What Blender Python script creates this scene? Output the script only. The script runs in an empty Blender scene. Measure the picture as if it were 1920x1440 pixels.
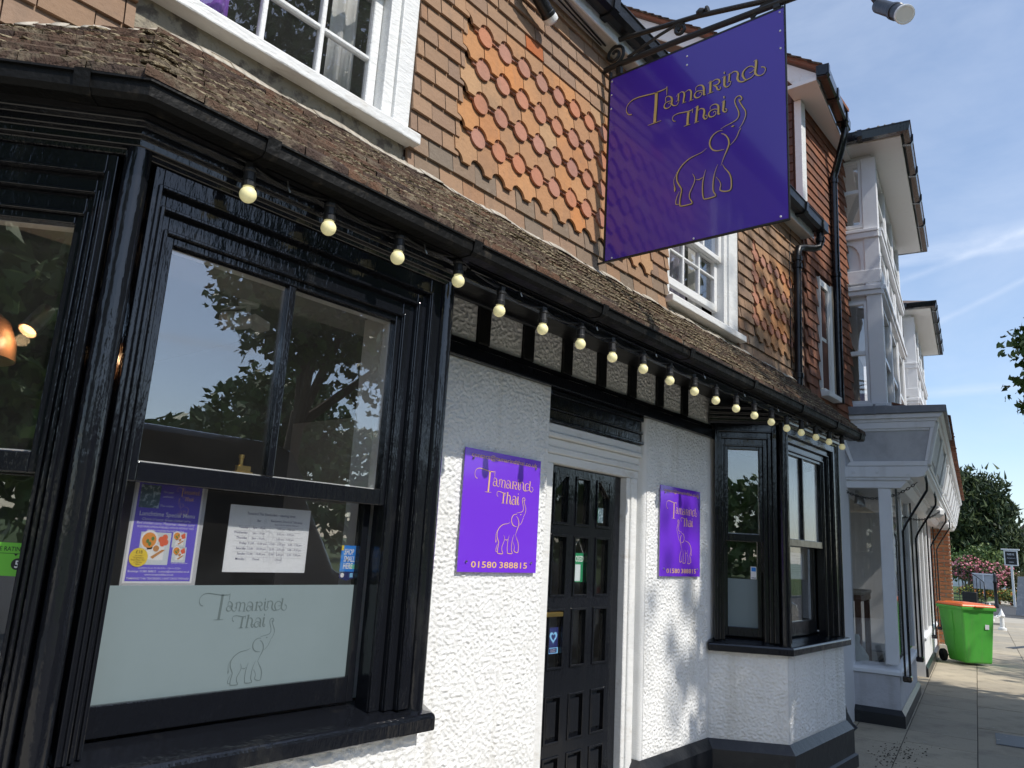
import bpy, math, random, json
from mathutils import Vector, Matrix, noise
random.seed(11)
RAD = math.radians
scene = bpy.context.scene
col = scene.collection

# ------------------------------------------------------------------ camera
cam_data = bpy.data.cameras.new('camera')
cam = bpy.data.objects.new('camera', cam_data)
col.objects.link(cam)
cam_data.sensor_width = 36.0
cam_data.lens = 1397.6 / 1920 * 36
cam_data.clip_start = 0.05
cam_data.clip_end = 2000
_r = ((0.64275472, 0.19669894, 0.74038902), (-0.76397339, 0.09309392, 0.63849681), (0.05666593, -0.97603435, 0.21010931))
_m = Matrix([[_r[i][0], -_r[i][1], -_r[i][2]] for i in range(3)]).to_4x4()
_m.translation = (0, -2.546, 1.6)
cam.matrix_world = _m
scene.camera = cam

# ------------------------------------------------------------------ sky and sun
SUN_EL = RAD(47.7)
SUN_AZ = Vector((0.035, -1.0))               # horizontal direction towards the sun (X, Y)
world = bpy.data.worlds.new('World')
scene.world = world
world.use_nodes = True
wn, wl = world.node_tree.nodes, world.node_tree.links
wn.clear()
wout = wn.new('ShaderNodeOutputWorld')
wbg = wn.new('ShaderNodeBackground')
wbg.inputs['Strength'].default_value = 0.15
sky = wn.new('ShaderNodeTexSky')
sky.sky_type = 'NISHITA'
sky.sun_disc = False
sky.sun_elevation = SUN_EL
sky.sun_rotation = math.atan2(SUN_AZ.x, SUN_AZ.y)
sky.altitude = 60
sky.air_density = 1.0
sky.dust_density = 0.6
sky.ozone_density = 2.2
wl.new(wbg.outputs[0], wout.inputs[0])
tc = wn.new('ShaderNodeTexCoord')

def wmath(op, a, b=None, c=None):
    n = wn.new('ShaderNodeMath'); n.operation = op
    for i, v in enumerate((a, b, c)):
        if v is None: continue
        if isinstance(v, (int, float)): n.inputs[i].default_value = v
        else: wl.new(v, n.inputs[i])
    return n.outputs[0]

def wnoise(scale_xyz, rot, nscale, detail, lo, hi):
    mp = wn.new('ShaderNodeMapping')
    mp.inputs['Scale'].default_value = scale_xyz
    mp.inputs['Rotation'].default_value = rot
    wl.new(tc.outputs['Generated'], mp.inputs['Vector'])
    nz = wn.new('ShaderNodeTexNoise')
    nz.inputs['Scale'].default_value = nscale
    nz.inputs['Detail'].default_value = detail
    nz.inputs['Roughness'].default_value = 0.62
    nz.inputs['Distortion'].default_value = 0.5
    wl.new(mp.outputs[0], nz.inputs['Vector'])
    mr = wn.new('ShaderNodeMapRange')
    mr.inputs['From Min'].default_value = lo
    mr.inputs['From Max'].default_value = hi
    wl.new(nz.outputs['Fac'], mr.inputs['Value'])
    return mr.outputs[0]

wisp = wnoise((1.0, 2.0, 4.5), (0.2, 0.3, 0.5), 1.5, 6, 0.30, 0.85)
sep = wn.new('ShaderNodeSeparateXYZ')
wl.new(tc.outputs['Generated'], sep.inputs[0])
fine = wnoise((3, 3, 9), (0, 0, 0), 3.0, 8, 0.30, 0.72)
cover = wmath('ADD', wmath('MULTIPLY', wisp, 0.36), 0.06)
cover = wmath('ADD', cover, wmath('MULTIPLY', fine, 0.06))
def contrail(nx, ny, nz, c, w, gain):
    """A vapour trail: the band of directions close to one plane, broken up by noise."""
    d = wmath('ADD', wmath('ADD', wmath('MULTIPLY', sep.outputs[0], nx), wmath('MULTIPLY', sep.outputs[1], ny)), wmath('MULTIPLY', sep.outputs[2], nz))
    d = wmath('ABSOLUTE', wmath('SUBTRACT', d, c))
    k = wmath('SUBTRACT', 1.0, wmath('DIVIDE', d, w))
    k = wmath('MAXIMUM', k, 0.0)
    k = wmath('MULTIPLY', k, wmath('ADD', wmath('MULTIPLY', fine, 0.9), 0.25))
    return wmath('MULTIPLY', k, gain)
for args in ((0.0, 0.045, 1.0, 0.3665, 0.016, 0.36), (-0.02, 0.0, 1.0, 0.332, 0.007, 0.22), (0.25, 0.30, 1.0, 0.62, 0.005, 0.22),
             (0.0, 0.02, 1.0, 0.205, 0.008, 0.32), (0.10, 0.42, 1.0, 0.445, 0.005, 0.25)):
    cover = wmath('ADD', cover, contrail(*args))
cover = wmath('MINIMUM', cover, 0.85)
wmix = wn.new('ShaderNodeMix'); wmix.data_type = 'RGBA'
wl.new(cover, wmix.inputs['Factor'])
wl.new(sky.outputs[0], wmix.inputs['A'])
wmix.inputs['B'].default_value = (4.2, 4.7, 5.6, 1)
wl.new(wmix.outputs['Result'], wbg.inputs['Color'])

sun_data = bpy.data.lights.new('sun', 'SUN')
sun_data.energy = 2.9
sun_data.angle = RAD(0.53)
sun_data.color = (1.0, 0.955, 0.88)
sun = bpy.data.objects.new('sun', sun_data)
col.objects.link(sun)
_h = SUN_AZ.normalized() * math.cos(SUN_EL)
SUN_DIR = Vector((_h.x, _h.y, math.sin(SUN_EL)))
sun.rotation_euler = SUN_DIR.to_track_quat('Z', 'Y').to_euler()
sun.location = (0, -10, 20)

vs = scene.view_settings
vs.view_transform = 'Standard'
vs.look = 'None'
vs.exposure = 0.42
vs.gamma = 1.0
vs.use_curve_mapping = False
scene.cycles.max_bounces = 12
scene.cycles.diffuse_bounces = 6
scene.cycles.transparent_max_bounces = 24
scene.cycles.use_denoising = True

# ------------------------------------------------------------------ materials
MATS = {}
def mat(name, color, rough=0.6, metallic=0.0, spec=0.5, bumps=(), var=None, var2=None, coat=0.0, tile_var=None, stretch=None, trans=0.0, coords='Object', subsurf=0.0, streak=None, blotch=None):
    """bumps: (scale, strength, distance[, detail]); var: (scale, colour, lo, hi) patches of another colour."""
    m = bpy.data.materials.new(name); m.use_nodes = True
    nt = m.node_tree; n, l = nt.nodes, nt.links
    p = n['Principled BSDF']
    p.inputs['Base Color'].default_value = (*color, 1)
    p.inputs['Roughness'].default_value = rough
    p.inputs['Metallic'].default_value = metallic
    p.inputs['Specular IOR Level'].default_value = spec
    p.inputs['Coat Weight'].default_value = coat
    p.inputs['Coat Roughness'].default_value = 0.06
    p.inputs['Transmission Weight'].default_value = trans
    if subsurf:
        p.inputs['Subsurface Weight'].default_value = subsurf
        p.inputs['Subsurface Radius'].default_value = (.03, .028, .02)
    t = n.new('ShaderNodeTexCoord')
    vec = n.new('ShaderNodeNewGeometry').outputs['Position'] if coords == 'World' else t.outputs[coords]
    vec0 = vec
    if stretch:
        mp = n.new('ShaderNodeMapping'); mp.inputs['Scale'].default_value = stretch
        l.new(vec, mp.inputs[0]); vec = mp.outputs[0]
    colout = None
    def mixc(fac, a, b):
        mx = n.new('ShaderNodeMix'); mx.data_type = 'RGBA'
        if isinstance(fac, float): mx.inputs['Factor'].default_value = fac
        else: l.new(fac, mx.inputs['Factor'])
        for key, v in (('A', a), ('B', b)):
            if isinstance(v, tuple): mx.inputs[key].default_value = (*v, 1)
            else: l.new(v, mx.inputs[key])
        return mx.outputs['Result']
    cur = color
    if tile_var:
        # each tile its own shade: random per object and per loose piece of a joined mesh
        oi = n.new('ShaderNodeObjectInfo'); gm = n.new('ShaderNodeNewGeometry')
        ad = n.new('ShaderNodeMath'); ad.operation = 'ADD'
        l.new(oi.outputs['Random'], ad.inputs[0]); l.new(gm.outputs['Random Per Island'], ad.inputs[1])
        fr = n.new('ShaderNodeMath'); fr.operation = 'FRACT'; l.new(ad.outputs[0], fr.inputs[0])
        cr = n.new('ShaderNodeValToRGB'); cr.color_ramp.interpolation = 'LINEAR'
        els = cr.color_ramp.elements
        while len(els) < len(tile_var): els.new(0.5)
        for i, c in enumerate(tile_var):
            els[i].position = i / (len(tile_var) - 1); els[i].color = (*c, 1)
        l.new(fr.outputs[0], cr.inputs[0])
        cur = cr.outputs[0]
    for v in (var, var2):
        if not v: continue
        nz = n.new('ShaderNodeTexNoise'); nz.inputs['Scale'].default_value = v[0]; nz.inputs['Detail'].default_value = 6
        nz.inputs['Roughness'].default_value = 0.65
        l.new(vec, nz.inputs['Vector'])
        mr = n.new('ShaderNodeMapRange'); mr.inputs['From Min'].default_value = v[2]; mr.inputs['From Max'].default_value = v[3]
        l.new(nz.outputs['Fac'], mr.inputs['Value'])
        cur = mixc(mr.outputs[0], cur, v[1])
    for v, sc in ((streak, (1, 1, .07)), (blotch, (1, 1, 1))):
        # dirt: rain-run streaks and broad weathered patches
        if not v: continue
        mp = n.new('ShaderNodeMapping'); mp.inputs['Scale'].default_value = sc; l.new(vec0, mp.inputs[0])
        nz = n.new('ShaderNodeTexNoise'); nz.inputs['Scale'].default_value = v[0]; nz.inputs['Detail'].default_value = 5; l.new(mp.outputs[0], nz.inputs['Vector'])
        mr = n.new('ShaderNodeMapRange'); mr.inputs['From Min'].default_value = v[2]; mr.inputs['From Max'].default_value = v[3]; mr.inputs['To Max'].default_value = v[4]
        l.new(nz.outputs['Fac'], mr.inputs['Value'])
        cur = mixc(mr.outputs[0], cur, v[1])
    if not isinstance(cur, tuple): l.new(cur, p.inputs['Base Color'])
    last = None
    for b in bumps:
        if b[0] == 'pebble':
            nz = n.new('ShaderNodeTexVoronoi'); nz.feature = 'SMOOTH_F1'; nz.inputs['Scale'].default_value = b[1]
            nz.inputs['Smoothness'].default_value = 0.6
            out = nz.outputs['Distance']; st, ds = b[2], b[3]
        else:
            nz = n.new('ShaderNodeTexNoise'); nz.inputs['Scale'].default_value = b[0]
            nz.inputs['Detail'].default_value = b[3] if len(b) > 3 else 4
            out = nz.outputs['Fac']; st, ds = b[1], b[2]
        l.new(vec, nz.inputs['Vector'])
        bp = n.new('ShaderNodeBump'); bp.inputs['Strength'].default_value = st; bp.inputs['Distance'].default_value = ds
        l.new(out, bp.inputs['Height'])
        if last: l.new(last, bp.inputs['Normal'])
        last = bp.outputs[0]
    if last:
        l.new(last, p.inputs['Normal'])
        if coat: l.new(last, p.inputs['Coat Normal'])
    MATS[name] = m
    return m

def glass_mat(name, ior=1.9, tint=(1, 1, 1), dirt=0.0, wave=0.0):
    """Window glass: clear, with the sky and street mirrored in it according to the viewing angle."""
    m = bpy.data.materials.new(name); m.use_nodes = True
    n, l = m.node_tree.nodes, m.node_tree.links
    n.clear()
    o = n.new('ShaderNodeOutputMaterial'); tr = n.new('ShaderNodeBsdfTransparent'); gl = n.new('ShaderNodeBsdfGlossy')
    fr = n.new('ShaderNodeFresnel'); mx = n.new('ShaderNodeMixShader')
    tr.inputs[0].default_value = (*tint, 1); gl.inputs['Roughness'].default_value = 0.0; 
    gm = n.new('ShaderNodeNewGeometry'); mi = n.new('ShaderNodeMath'); mi.operation = 'MULTIPLY_ADD'   # the same mirror strength from either side of the pane
    l.new(gm.outputs['Backfacing'], mi.inputs[0]); mi.inputs[1].default_value = 1 / ior - ior; mi.inputs[2].default_value = ior; l.new(mi.outputs[0], fr.inputs[0])
    l.new(fr.outputs[0], mx.inputs[0]); l.new(tr.outputs[0], mx.inputs[1]); l.new(gl.outputs[0], mx.inputs[2])
    t = n.new('ShaderNodeTexCoord')
    if wave:
        nz = n.new('ShaderNodeTexNoise'); nz.inputs['Scale'].default_value = 3.0; nz.inputs['Detail'].default_value = 1
        l.new(t.outputs['Object'], nz.inputs['Vector'])
        bp = n.new('ShaderNodeBump'); bp.inputs['Strength'].default_value = wave; bp.inputs['Distance'].default_value = 0.01
        l.new(nz.outputs['Fac'], bp.inputs['Height']); l.new(bp.outputs[0], gl.inputs['Normal'])
    res = mx.outputs[0]
    if dirt:
        df = n.new('ShaderNodeBsdfDiffuse'); df.inputs[0].default_value = (.7, .7, .66, 1)
        nz = n.new('ShaderNodeTexNoise'); nz.inputs['Scale'].default_value = 60; nz.inputs['Detail'].default_value = 8
        nz2 = n.new('ShaderNodeTexNoise'); nz2.inputs['Scale'].default_value = 6; nz2.inputs['Detail'].default_value = 5
        for z in (nz, nz2): l.new(t.outputs['Object'], z.inputs['Vector'])
        mr = n.new('ShaderNodeMapRange'); mr.inputs['From Min'].default_value = 0.66; mr.inputs['From Max'].default_value = 0.76
        l.new(nz.outputs['Fac'], mr.inputs['Value'])
        ml = n.new('ShaderNodeMath'); ml.operation = 'MULTIPLY_ADD'; l.new(mr.outputs[0], ml.inputs[0]); ml.inputs[1].default_value = dirt * 5
        l.new(nz2.outputs['Fac'], ml.inputs[2])
        ml2 = n.new('ShaderNodeMath'); ml2.operation = 'MULTIPLY'; l.new(ml.outputs[0], ml2.inputs[0]); ml2.inputs[1].default_value = dirt
        m2 = n.new('ShaderNodeMixShader'); l.new(ml2.outputs[0], m2.inputs[0]); l.new(res, m2.inputs[1]); l.new(df.outputs[0], m2.inputs[2])
        res = m2.outputs[0]
    l.new(res, o.inputs[0])
    MATS[name] = m
    return m

def emit_mat(name, c, s):
    m = bpy.data.materials.new(name); m.use_nodes = True
    p = m.node_tree.nodes['Principled BSDF']
    p.inputs['Base Color'].default_value = (*c, 1); p.inputs['Emission Color'].default_value = (*c, 1); p.inputs['Emission Strength'].default_value = s
    MATS[name] = m

mat('black_gloss', (.008, .009, .012), .10, spec=.55, stretch=(1, 1, .28), coords='World', bumps=((11, .30, .008), (55, .36, .004, 3), (170, .25, .002, 2)), var=(7, (.03, .03, .029), .60, .78), var2=(38, (.16, .155, .14), .735, .76))
mat('gutter_black', (.006, .006, .006), .55, spec=.2, bumps=((7, .8, .02), (60, .6, .005)), var=(11, (.05, .042, .033), .58, .74))
mat('black_matt', (.007, .007, .008), .36, bumps=((7, .5, .012), (60, .4, .003)), var=(9, (.035, .033, .030), .60, .8))
mat('black_iron', (.018, .017, .016), .5, bumps=((80, .6, .003),), var=(30, (.10, .085, .07), .62, .75))
mat('plinth_black', (.016, .018, .022), .38, bumps=((18, .5, .006), (120, .4, .002)), var=(7, (.05, .05, .05), .55, .8))
mat('stucco', (.84, .84, .825), .88, spec=.2, bumps=((170, .8, .005, 3),), var=(3.5, (.70, .70, .68), .52, .85), var2=(75, (.42, .40, .36), .66, .74), coords='World', streak=(9, (.50, .47, .40), .56, .78, .45), blotch=(2.2, (.66, .64, .59), .52, .82, .45))
mat('stucco_panel', (.84, .84, .825), .88, spec=.2, bumps=((150, .8, .006, 4),), var=(12, (.6, .58, .54), .6, .85))
mat('white_paint', (.80, .80, .775), .42, bumps=((25, .3, .004), (140, .35, .002)), var=(11, (.66, .64, .60), .60, .82))
mat('white_old_paint', (.79, .79, .77), .5, stretch=(.35, 1, 1), bumps=((16, .7, .008), (70, .7, .006, 6)), var=(10, (.62, .59, .53), .58, .74), var2=(42, (.33, .28, .22), .69, .74))
mat('white_upvc', (.80, .81, .82), .25, bumps=((4, .1, .004),))
mat('soffit_paint', (.62, .60, .55), .7, bumps=((30, .4, .004),), var=(4, (.45, .42, .37), .5, .75))
mat('shop_paint', (.81, .82, .84), .5, bumps=((20, .35, .004), (90, .3, .002)), var=(3, (.73, .73, .74), .5, .8), streak=(10, (.55, .54, .52), .58, .78, .35))
mat('shop_panel', (.50, .51, .53), .55, bumps=((12, .25, .004),), var=(3, (.29, .29, .31), .45, .8))
mat('shop_brick_paint', (.54, .54, .57), .7, bumps=((14, .8, .01), (70, .6, .004)), var=(5, (.45, .45, .47), .5, .75), streak=(9, (.36, .35, .34), .55, .75, .5))
mat('lead', (.20, .215, .24), .55, metallic=.25, bumps=((9, .4, .01),), var=(5, (.33, .34, .36), .5, .75))
mat('flashing', (.52, .47, .39), .75, bumps=((14, .6, .012), (80, .5, .003)), var=(7, (.30, .26, .21), .5, .72), var2=(22, (.66, .62, .55), .6, .75))
mat('plaster_flaking', (.30, .265, .20), .9, bumps=((16, 1.0, .02), (50, .8, .01)), var=(13, (.13, .11, .09), .5, .6))
TV = dict(rough=.85, spec=.25, bumps=((38, .6, .008), (230, .45, .0025, 3)), coords='World', blotch=(3.2, (.17, .125, .095), .50, .78, .42), streak=(16, (.18, .135, .10), .55, .75, .3))
mat('tile_plain', (.3, .19, .12), tile_var=((0.290, 0.188, 0.121), (0.359, 0.225, 0.138), (0.264, 0.178, 0.126), (0.391, 0.236, 0.137), (0.317, 0.214, 0.148), (0.348, 0.198, 0.113)), var=(22, (.19, .14, .105), .60, .85), **TV)
mat('tile_grey', (.25, .19, .15), tile_var=((0.225, 0.169, 0.120), (0.297, 0.205, 0.139), (0.205, 0.164, 0.125), (0.318, 0.200, 0.125)), var=(18, (.36, .31, .25), .58, .82), **TV)
mat('tile_ogee', (.42, .2, .09), tile_var=((0.464, 0.238, 0.111), (0.360, 0.215, 0.127), (0.522, 0.249, 0.100), (0.383, 0.209, 0.111), (0.464, 0.284, 0.153), (0.545, 0.232, 0.084), (0.418, 0.255, 0.147)), var=(20, (.25, .15, .09), .60, .85), **TV)
mat('tile_disc', (.42, .17, .1), tile_var=((0.451, 0.208, 0.134), (0.430, 0.224, 0.165), (0.481, 0.208, 0.117), (0.399, 0.203, 0.154)), var=(24, (.28, .15, .10), .60, .85), **TV)
mat('tile_red', (.42, .13, .045), **TV)
mat('tile_house', (.22, .1, .06), tile_var=((.26, .105, .06), (.19, .085, .055), (.30, .125, .07), (.16, .08, .06)), var=(15, (.10, .06, .045), .55, .8), **TV)
mat('tile_dark', (.12, .06, .05), tile_var=((.13, .062, .048), (.10, .055, .047), (.16, .072, .05)), **TV)
mat('roof_tile', (.17, .125, .09), tile_var=((.085, .055, .042), (.12, .078, .055), (.07, .05, .042), (.15, .085, .055)), rough=.95, spec=.15, bumps=((26, 1.0, .02), (110, 1.0, .008, 6)), var=(11, (.19, .155, .11), .50, .64), var2=(30, (.045, .036, .028), .55, .70))
mat('moss', (.23, .185, .12), .97, spec=.1, tile_var=((.24, .195, .13), (.34, .285, .19), (.17, .13, .08), (.30, .25, .165), (.12, .09, .06)), bumps=((120, 1, .008, 6),), var2=(60, (.10, .078, .05), .55, .7))
mat('purple_sign', (.185, .042, .72), .16, spec=.5, coat=.5, bumps=((1.6, .06, .02, 1),))
mat('purple_hang', (.080, .034, .42), .15, spec=.5, coat=.6, bumps=((1.2, .10, .03, 1),))
mat('gold', (.85, .52, .20), .45)
mat('gold_dark', (.70, .50, .17), .4)
mat('sign_edge', (.75, .75, .78), .4)
mat('rubber_black', (.015, .015, .016), .5, bumps=((50, .3, .003),))
mat('lens_white', (.82, .82, .80), .3)
mat('steel', (.55, .55, .55), .3, metallic=1)
mat('brass', (.62, .43, .14), .35, metallic=1, bumps=((60, .3, .002),))
mat('room_wall', (.10, .085, .07), .9)
mat('room_dark', (.025, .022, .022), .9)
mat('room_cream', (.50, .48, .43), .85)
mat('board_beige', (.30, .26, .21), .85)
mat('room_ceiling', (.30, .29, .27), .9)
mat('room_floor', (.03, .022, .018), .6)
mat('curtain', (.62, .62, .60), .9, stretch=(6, 6, .3), bumps=((9, .5, .01),))
mat('curtain_purple', (.30, .10, .62), .85)
mat('curtain_grey', (.30, .28, .34), .9)
mat('frosted_film', (.165, .210, .220), .55, spec=.4, bumps=((300, .1, .001),), var=(2.5, (.148, .192, .200), .4, .8))
mat('film_mark', (.085, .112, .112), .5)
mat('paper', (.82, .84, .86), .55)
mat('ink', (.12, .12, .2), .7)
mat('ink_light', (.45, .46, .50), .7)
mat('poster_purple', (.16, .12, .62), .4)
mat('poster_dark', (.05, .035, .20), .4)
mat('poster_white', (.82, .82, .82), .4)
mat('poster_orange', (.75, .30, .05), .5)
mat('poster_red', (.75, .14, .06), .5)
mat('poster_yellow', (.80, .60, .05), .5)
mat('poster_green', (.12, .24, .06), .5)
mat('poster_plate', (.62, .68, .70), .4)
mat('poster_photo', (.10, .16, .19), .5, var=(60, (.45, .55, .6), .5, .6))
mat('poster_tan', (.55, .26, .09), .5)
mat('sticker_blue', (.02, .24, .75), .35)
mat('sticker_green', (.02, .26, .11), .35)
mat('sticker_lime', (.16, .55, .05), .35)
mat('sticker_navy', (.02, .03, .14), .35)
mat('sticker_sky', (.25, .55, .82), .35)
mat('sticker_teal', (.15, .55, .40), .35)
mat('black_print', (.01, .01, .012), .5)
mat('laminate', (.55, .56, .57), .2)
mat('brick', (.36, .15, .08), rough=.9, tile_var=((.50, .20, .10), (.56, .25, .12), (.42, .17, .09), (.52, .22, .13)), bumps=((60, .6, .006),), var=(20, (.34, .15, .08), .55, .8))
mat('mortar', (.50, .46, .38), .95, bumps=((80, .8, .006),))
mat('stone_white', (.70, .69, .66), .7, bumps=((30, .4, .005),))
mat('slab', (.36, .31, .235), rough=.9, spec=.3, tile_var=((0.482, 0.418, 0.311), (0.414, 0.362, 0.277), (0.515, 0.446, 0.328), (0.386, 0.345, 0.271), (0.459, 0.407, 0.316)), bumps=((9, .5, .012), (130, .8, .004, 5)), var=(2.2, (.27, .235, .185), .48, .75), var2=(60, (.16, .105, .085), .62, .72))
mat('slab_joint', (.10, .09, .07), .95, bumps=((60, .8, .008),))
mat('pavement_far', (.48, .43, .34), .9, bumps=((6, .4, .01), (90, .6, .004)), var=(1.2, (.40, .36, .29), .45, .7))
mat('kerb', (.30, .29, .27), .85, bumps=((40, .5, .006),))
mat('asphalt', (.075, .074, .073), .9, bumps=((160, .8, .006),), var=(.8, (.075, .075, .074), .45, .7))
mat('grass', (.06, .11, .022), .9, bumps=((50, 1, .03),), var=(3, (.10, .13, .035), .4, .7))
mat('soil', (.035, .027, .02), .95, bumps=((40, 1, .01),))
mat('bin_green', (.085, .42, .055), .38, bumps=((6, .12, .004), (200, .2, .001)), var=(4, (.065, .33, .05), .5, .8), streak=(14, (.16, .30, .10), .55, .75, .5))
mat('bin_orange', (.78, .155, .02), .38, bumps=((200, .2, .001),))
mat('manhole', (.10, .105, .115), .5, metallic=.5, bumps=((60, .8, .004),))
mat('bark', (.10, .075, .055), .95, stretch=(1, 1, .3), bumps=((18, 1, .03),))
mat('leaf', (.055, .115, .022), .55, tile_var=((.045, .095, .018), (.07, .14, .025), (.10, .165, .03), (.04, .085, .02)))
mat('leaf_yew', (.022, .045, .014), .7, tile_var=((.012, .026, .010), (.024, .046, .014), (.046, .070, .017), (.07, .09, .022)))
mat('leaf_bush', (.05, .1, .02), .6, tile_var=((.04, .085, .02), (.085, .14, .03), (.13, .17, .04)))
mat('rose_pink', (.62, .20, .25), .6, tile_var=((.62, .17, .22), (.70, .33, .34), (.52, .12, .17)))
mat('flower_bed', (.5, .2, .05), .6, tile_var=((.55, .06, .04), (.62, .32, .04), (.08, .16, .03), (.5, .45, .08), (.06, .13, .03)))
mat('hedge_brown', (.13, .12, .05), .8, tile_var=((.12, .11, .045), (.19, .165, .07), (.08, .085, .035)))
mat('weatherboard', (.74, .75, .77), .7)
mat('house_roof', (.17, .13, .11), .9)
mat('car_black', (.012, .013, .016), .18, spec=.6, coat=1)
mat('car_white', (.70, .71, .72), .2, coat=1)
mat('car_silver', (.36, .37, .39), .25, metallic=.6, coat=1)
mat('car_glass', (.01, .012, .014), .03, spec=.8)
mat('tyre', (.02, .02, .02), .8)
mat('tail_red', (.5, .02, .02), .2)
mat('wood_table', (.16, .065, .03), .5, stretch=(1, 1, .2), bumps=((30, .4, .003),))
mat('wood_top', (.36, .31, .24), .5)
mat('plastic_bag', (.42, .46, .44), .25, bumps=((30, 1, .02),))
mat('copper', (.50, .25, .14), .35, spec=.6)
emit_mat('lamp_warm', (1.0, .62, .28), 2.5)
emit_mat('bulb_cream', (.93, .85, .47), .17)
glass_mat('glass', 2.5, dirt=.014, wave=.02)
glass_mat('glass_old', 1.85, dirt=.03, wave=.08)
glass_mat('door_glass', 1.55, dirt=.01)

# ------------------------------------------------------------------ mesh helpers
ORIGIN = {}
class MB:
    """Collects shapes; build() links them as one mesh object."""
    def __init__(self): self.v = []; self.f = []; self.c = []
    def add(self, vs, fs):
        self.c.append((len(self.v), len(self.f)))
        k = len(self.v); self.v += [Vector(p) for p in vs]; self.f += [tuple(i + k for i in f) for f in fs]; return self
    def hexa(self, c): return self.add(c, [(0, 3, 2, 1), (4, 5, 6, 7), (0, 1, 5, 4), (1, 2, 6, 5), (2, 3, 7, 6), (3, 0, 4, 7)])
    def box(self, x0, x1, y0, y1, z0, z1):
        return self.hexa([(x0, y0, z0), (x1, y0, z0), (x1, y1, z0), (x0, y1, z0), (x0, y0, z1), (x1, y0, z1), (x1, y1, z1), (x0, y1, z1)])
    def fbox(self, F, a0, a1, d0, d1, z0, z1):
        """d grows outwards from the face."""
        return self.hexa([F(a0, d1, z0), F(a1, d1, z0), F(a1, d0, z0), F(a0, d0, z0), F(a0, d1, z1), F(a1, d1, z1), F(a1, d0, z1), F(a0, d0, z1)])
    def fframe(self, F, a0, a1, z0, z1, w, d0, d1, wb=None, wt=None):
        """A rectangular frame with bars of width w, butted end to end."""
        wb = w if wb is None else wb; wt = w if wt is None else wt
        self.fbox(F, a0, a0 + w, d0, d1, z0, z1); self.fbox(F, a1 - w, a1, d0, d1, z0, z1)
        if wb: self.fbox(F, a0 + w, a1 - w, d0, d1, z0, z0 + wb)
        if wt: self.fbox(F, a0 + w, a1 - w, d0, d1, z1 - wt, z1)
        return self
    def fprism(self, F, poly, d0, d1):
        """poly: (a, z) points, counter-clockwise seen from outside."""
        n = len(poly)
        vs = [F(a, d1, z) for a, z in poly] + [F(a, d0, z) for a, z in poly]
        fs = [tuple(range(n)), tuple(range(2 * n - 1, n - 1, -1))] + [((i + 1) % n, i, n + i, n + (i + 1) % n) for i in range(n)]
        return self.add(vs, fs)
    def plan_prism(self, poly, z0, z1):
        n = len(poly)
        vs = [(x, y, z0) for x, y in poly] + [(x, y, z1) for x, y in poly]
        fs = [tuple(range(n - 1, -1, -1)), tuple(range(n, 2 * n))] + [(i, (i + 1) % n, n + (i + 1) % n, n + i) for i in range(n)]
        return self.add(vs, fs)
    def tube(self, pts, r, n=8, cap=True):
        pts = [Vector(p) for p in pts]; m = len(pts)
        rs = r if isinstance(r, (list, tuple)) else [r] * m
        vs = []; up = None
        for i, p in enumerate(pts):
            t = (pts[min(i + 1, m - 1)] - pts[max(i - 1, 0)]).normalized()
            if up is None: up = Vector((0, 0, 1)) if abs(t.z) < .9 else Vector((1, 0, 0))
            s = t.cross(up).normalized(); u = s.cross(t).normalized(); up = u
            for k in range(n):
                a = 2 * math.pi * k / n
                vs.append(p + (s * math.cos(a) + u * math.sin(a)) * rs[i])
        fs = []
        for i in range(m - 1):
            for k in range(n):
                k2 = (k + 1) % n
                fs.append((i * n + k, i * n + k2, (i + 1) * n + k2, (i + 1) * n + k))
        if cap: fs += [tuple(range(n - 1, -1, -1)), tuple(range((m - 1) * n, m * n))]
        return self.add(vs, fs)
    def lathe(self, prof, c=(0, 0, 0), n=16, axis=None):
        """prof: (radius, height) along the axis (default +Z)."""
        ax = Vector(axis or (0, 0, 1)).normalized()
        s = ax.orthogonal().normalized(); u = ax.cross(s)
        c = Vector(c); vs = []
        for r, h in prof:
            for k in range(n):
                a = 2 * math.pi * k / n
                vs.append(c + ax * h + (s * math.cos(a) + u * math.sin(a)) * max(r, 1e-5))
        fs = []
        for i in range(len(prof) - 1):
            for k in range(n):
                k2 = (k + 1) % n
                fs.append((i * n + k, i * n + k2, (i + 1) * n + k2, (i + 1) * n + k))
        fs += [tuple(range(n - 1, -1, -1)), tuple(range((len(prof) - 1) * n, len(prof) * n))]
        return self.add(vs, fs)
    def sweep(self, path, prof, closed_prof=True):
        """path: plan points (x, y); prof: (out, z) points; out is to the right-hand side of the path seen going forward... outward."""
        P = [Vector((x, y)) for x, y in path]; n = len(prof); vs = []
        for i, p in enumerate(P):
            d0 = (P[i] - P[i - 1]).normalized() if i else None
            d1 = (P[i + 1] - P[i]).normalized() if i < len(P) - 1 else None
            n0 = Vector((d0.y, -d0.x)) if d0 else None; n1 = Vector((d1.y, -d1.x)) if d1 else None
            if n0 is None: m = n1
            elif n1 is None: m = n0
            else:
                m = (n0 + n1).normalized(); m = m / max(.3, m.dot(n0))
            for o, z in prof: vs.append((p.x + m.x * o, p.y + m.y * o, z))
        fs = []
        for i in range(len(P) - 1):
            for k in range(n):
                k2 = (k + 1) % n
                fs.append((i * n + k2, i * n + k, (i + 1) * n + k, (i + 1) * n + k2))
        fs += [tuple(range(n)), tuple(range(len(P) * n - 1, (len(P) - 1) * n - 1, -1))]
        return self.add(vs, fs)
    def build_each(self, name, material, parent=None, **kw):
        """Every shape that was added becomes an object of its own."""
        ends = self.c[1:] + [(len(self.v), len(self.f))]
        for (v0, f0), (v1, f1) in zip(self.c, ends):
            b = MB(); b.add(self.v[v0:v1], [tuple(i - v0 for i in f) for f in self.f[f0:f1]]); b.build(name, material, parent, **kw)
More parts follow.
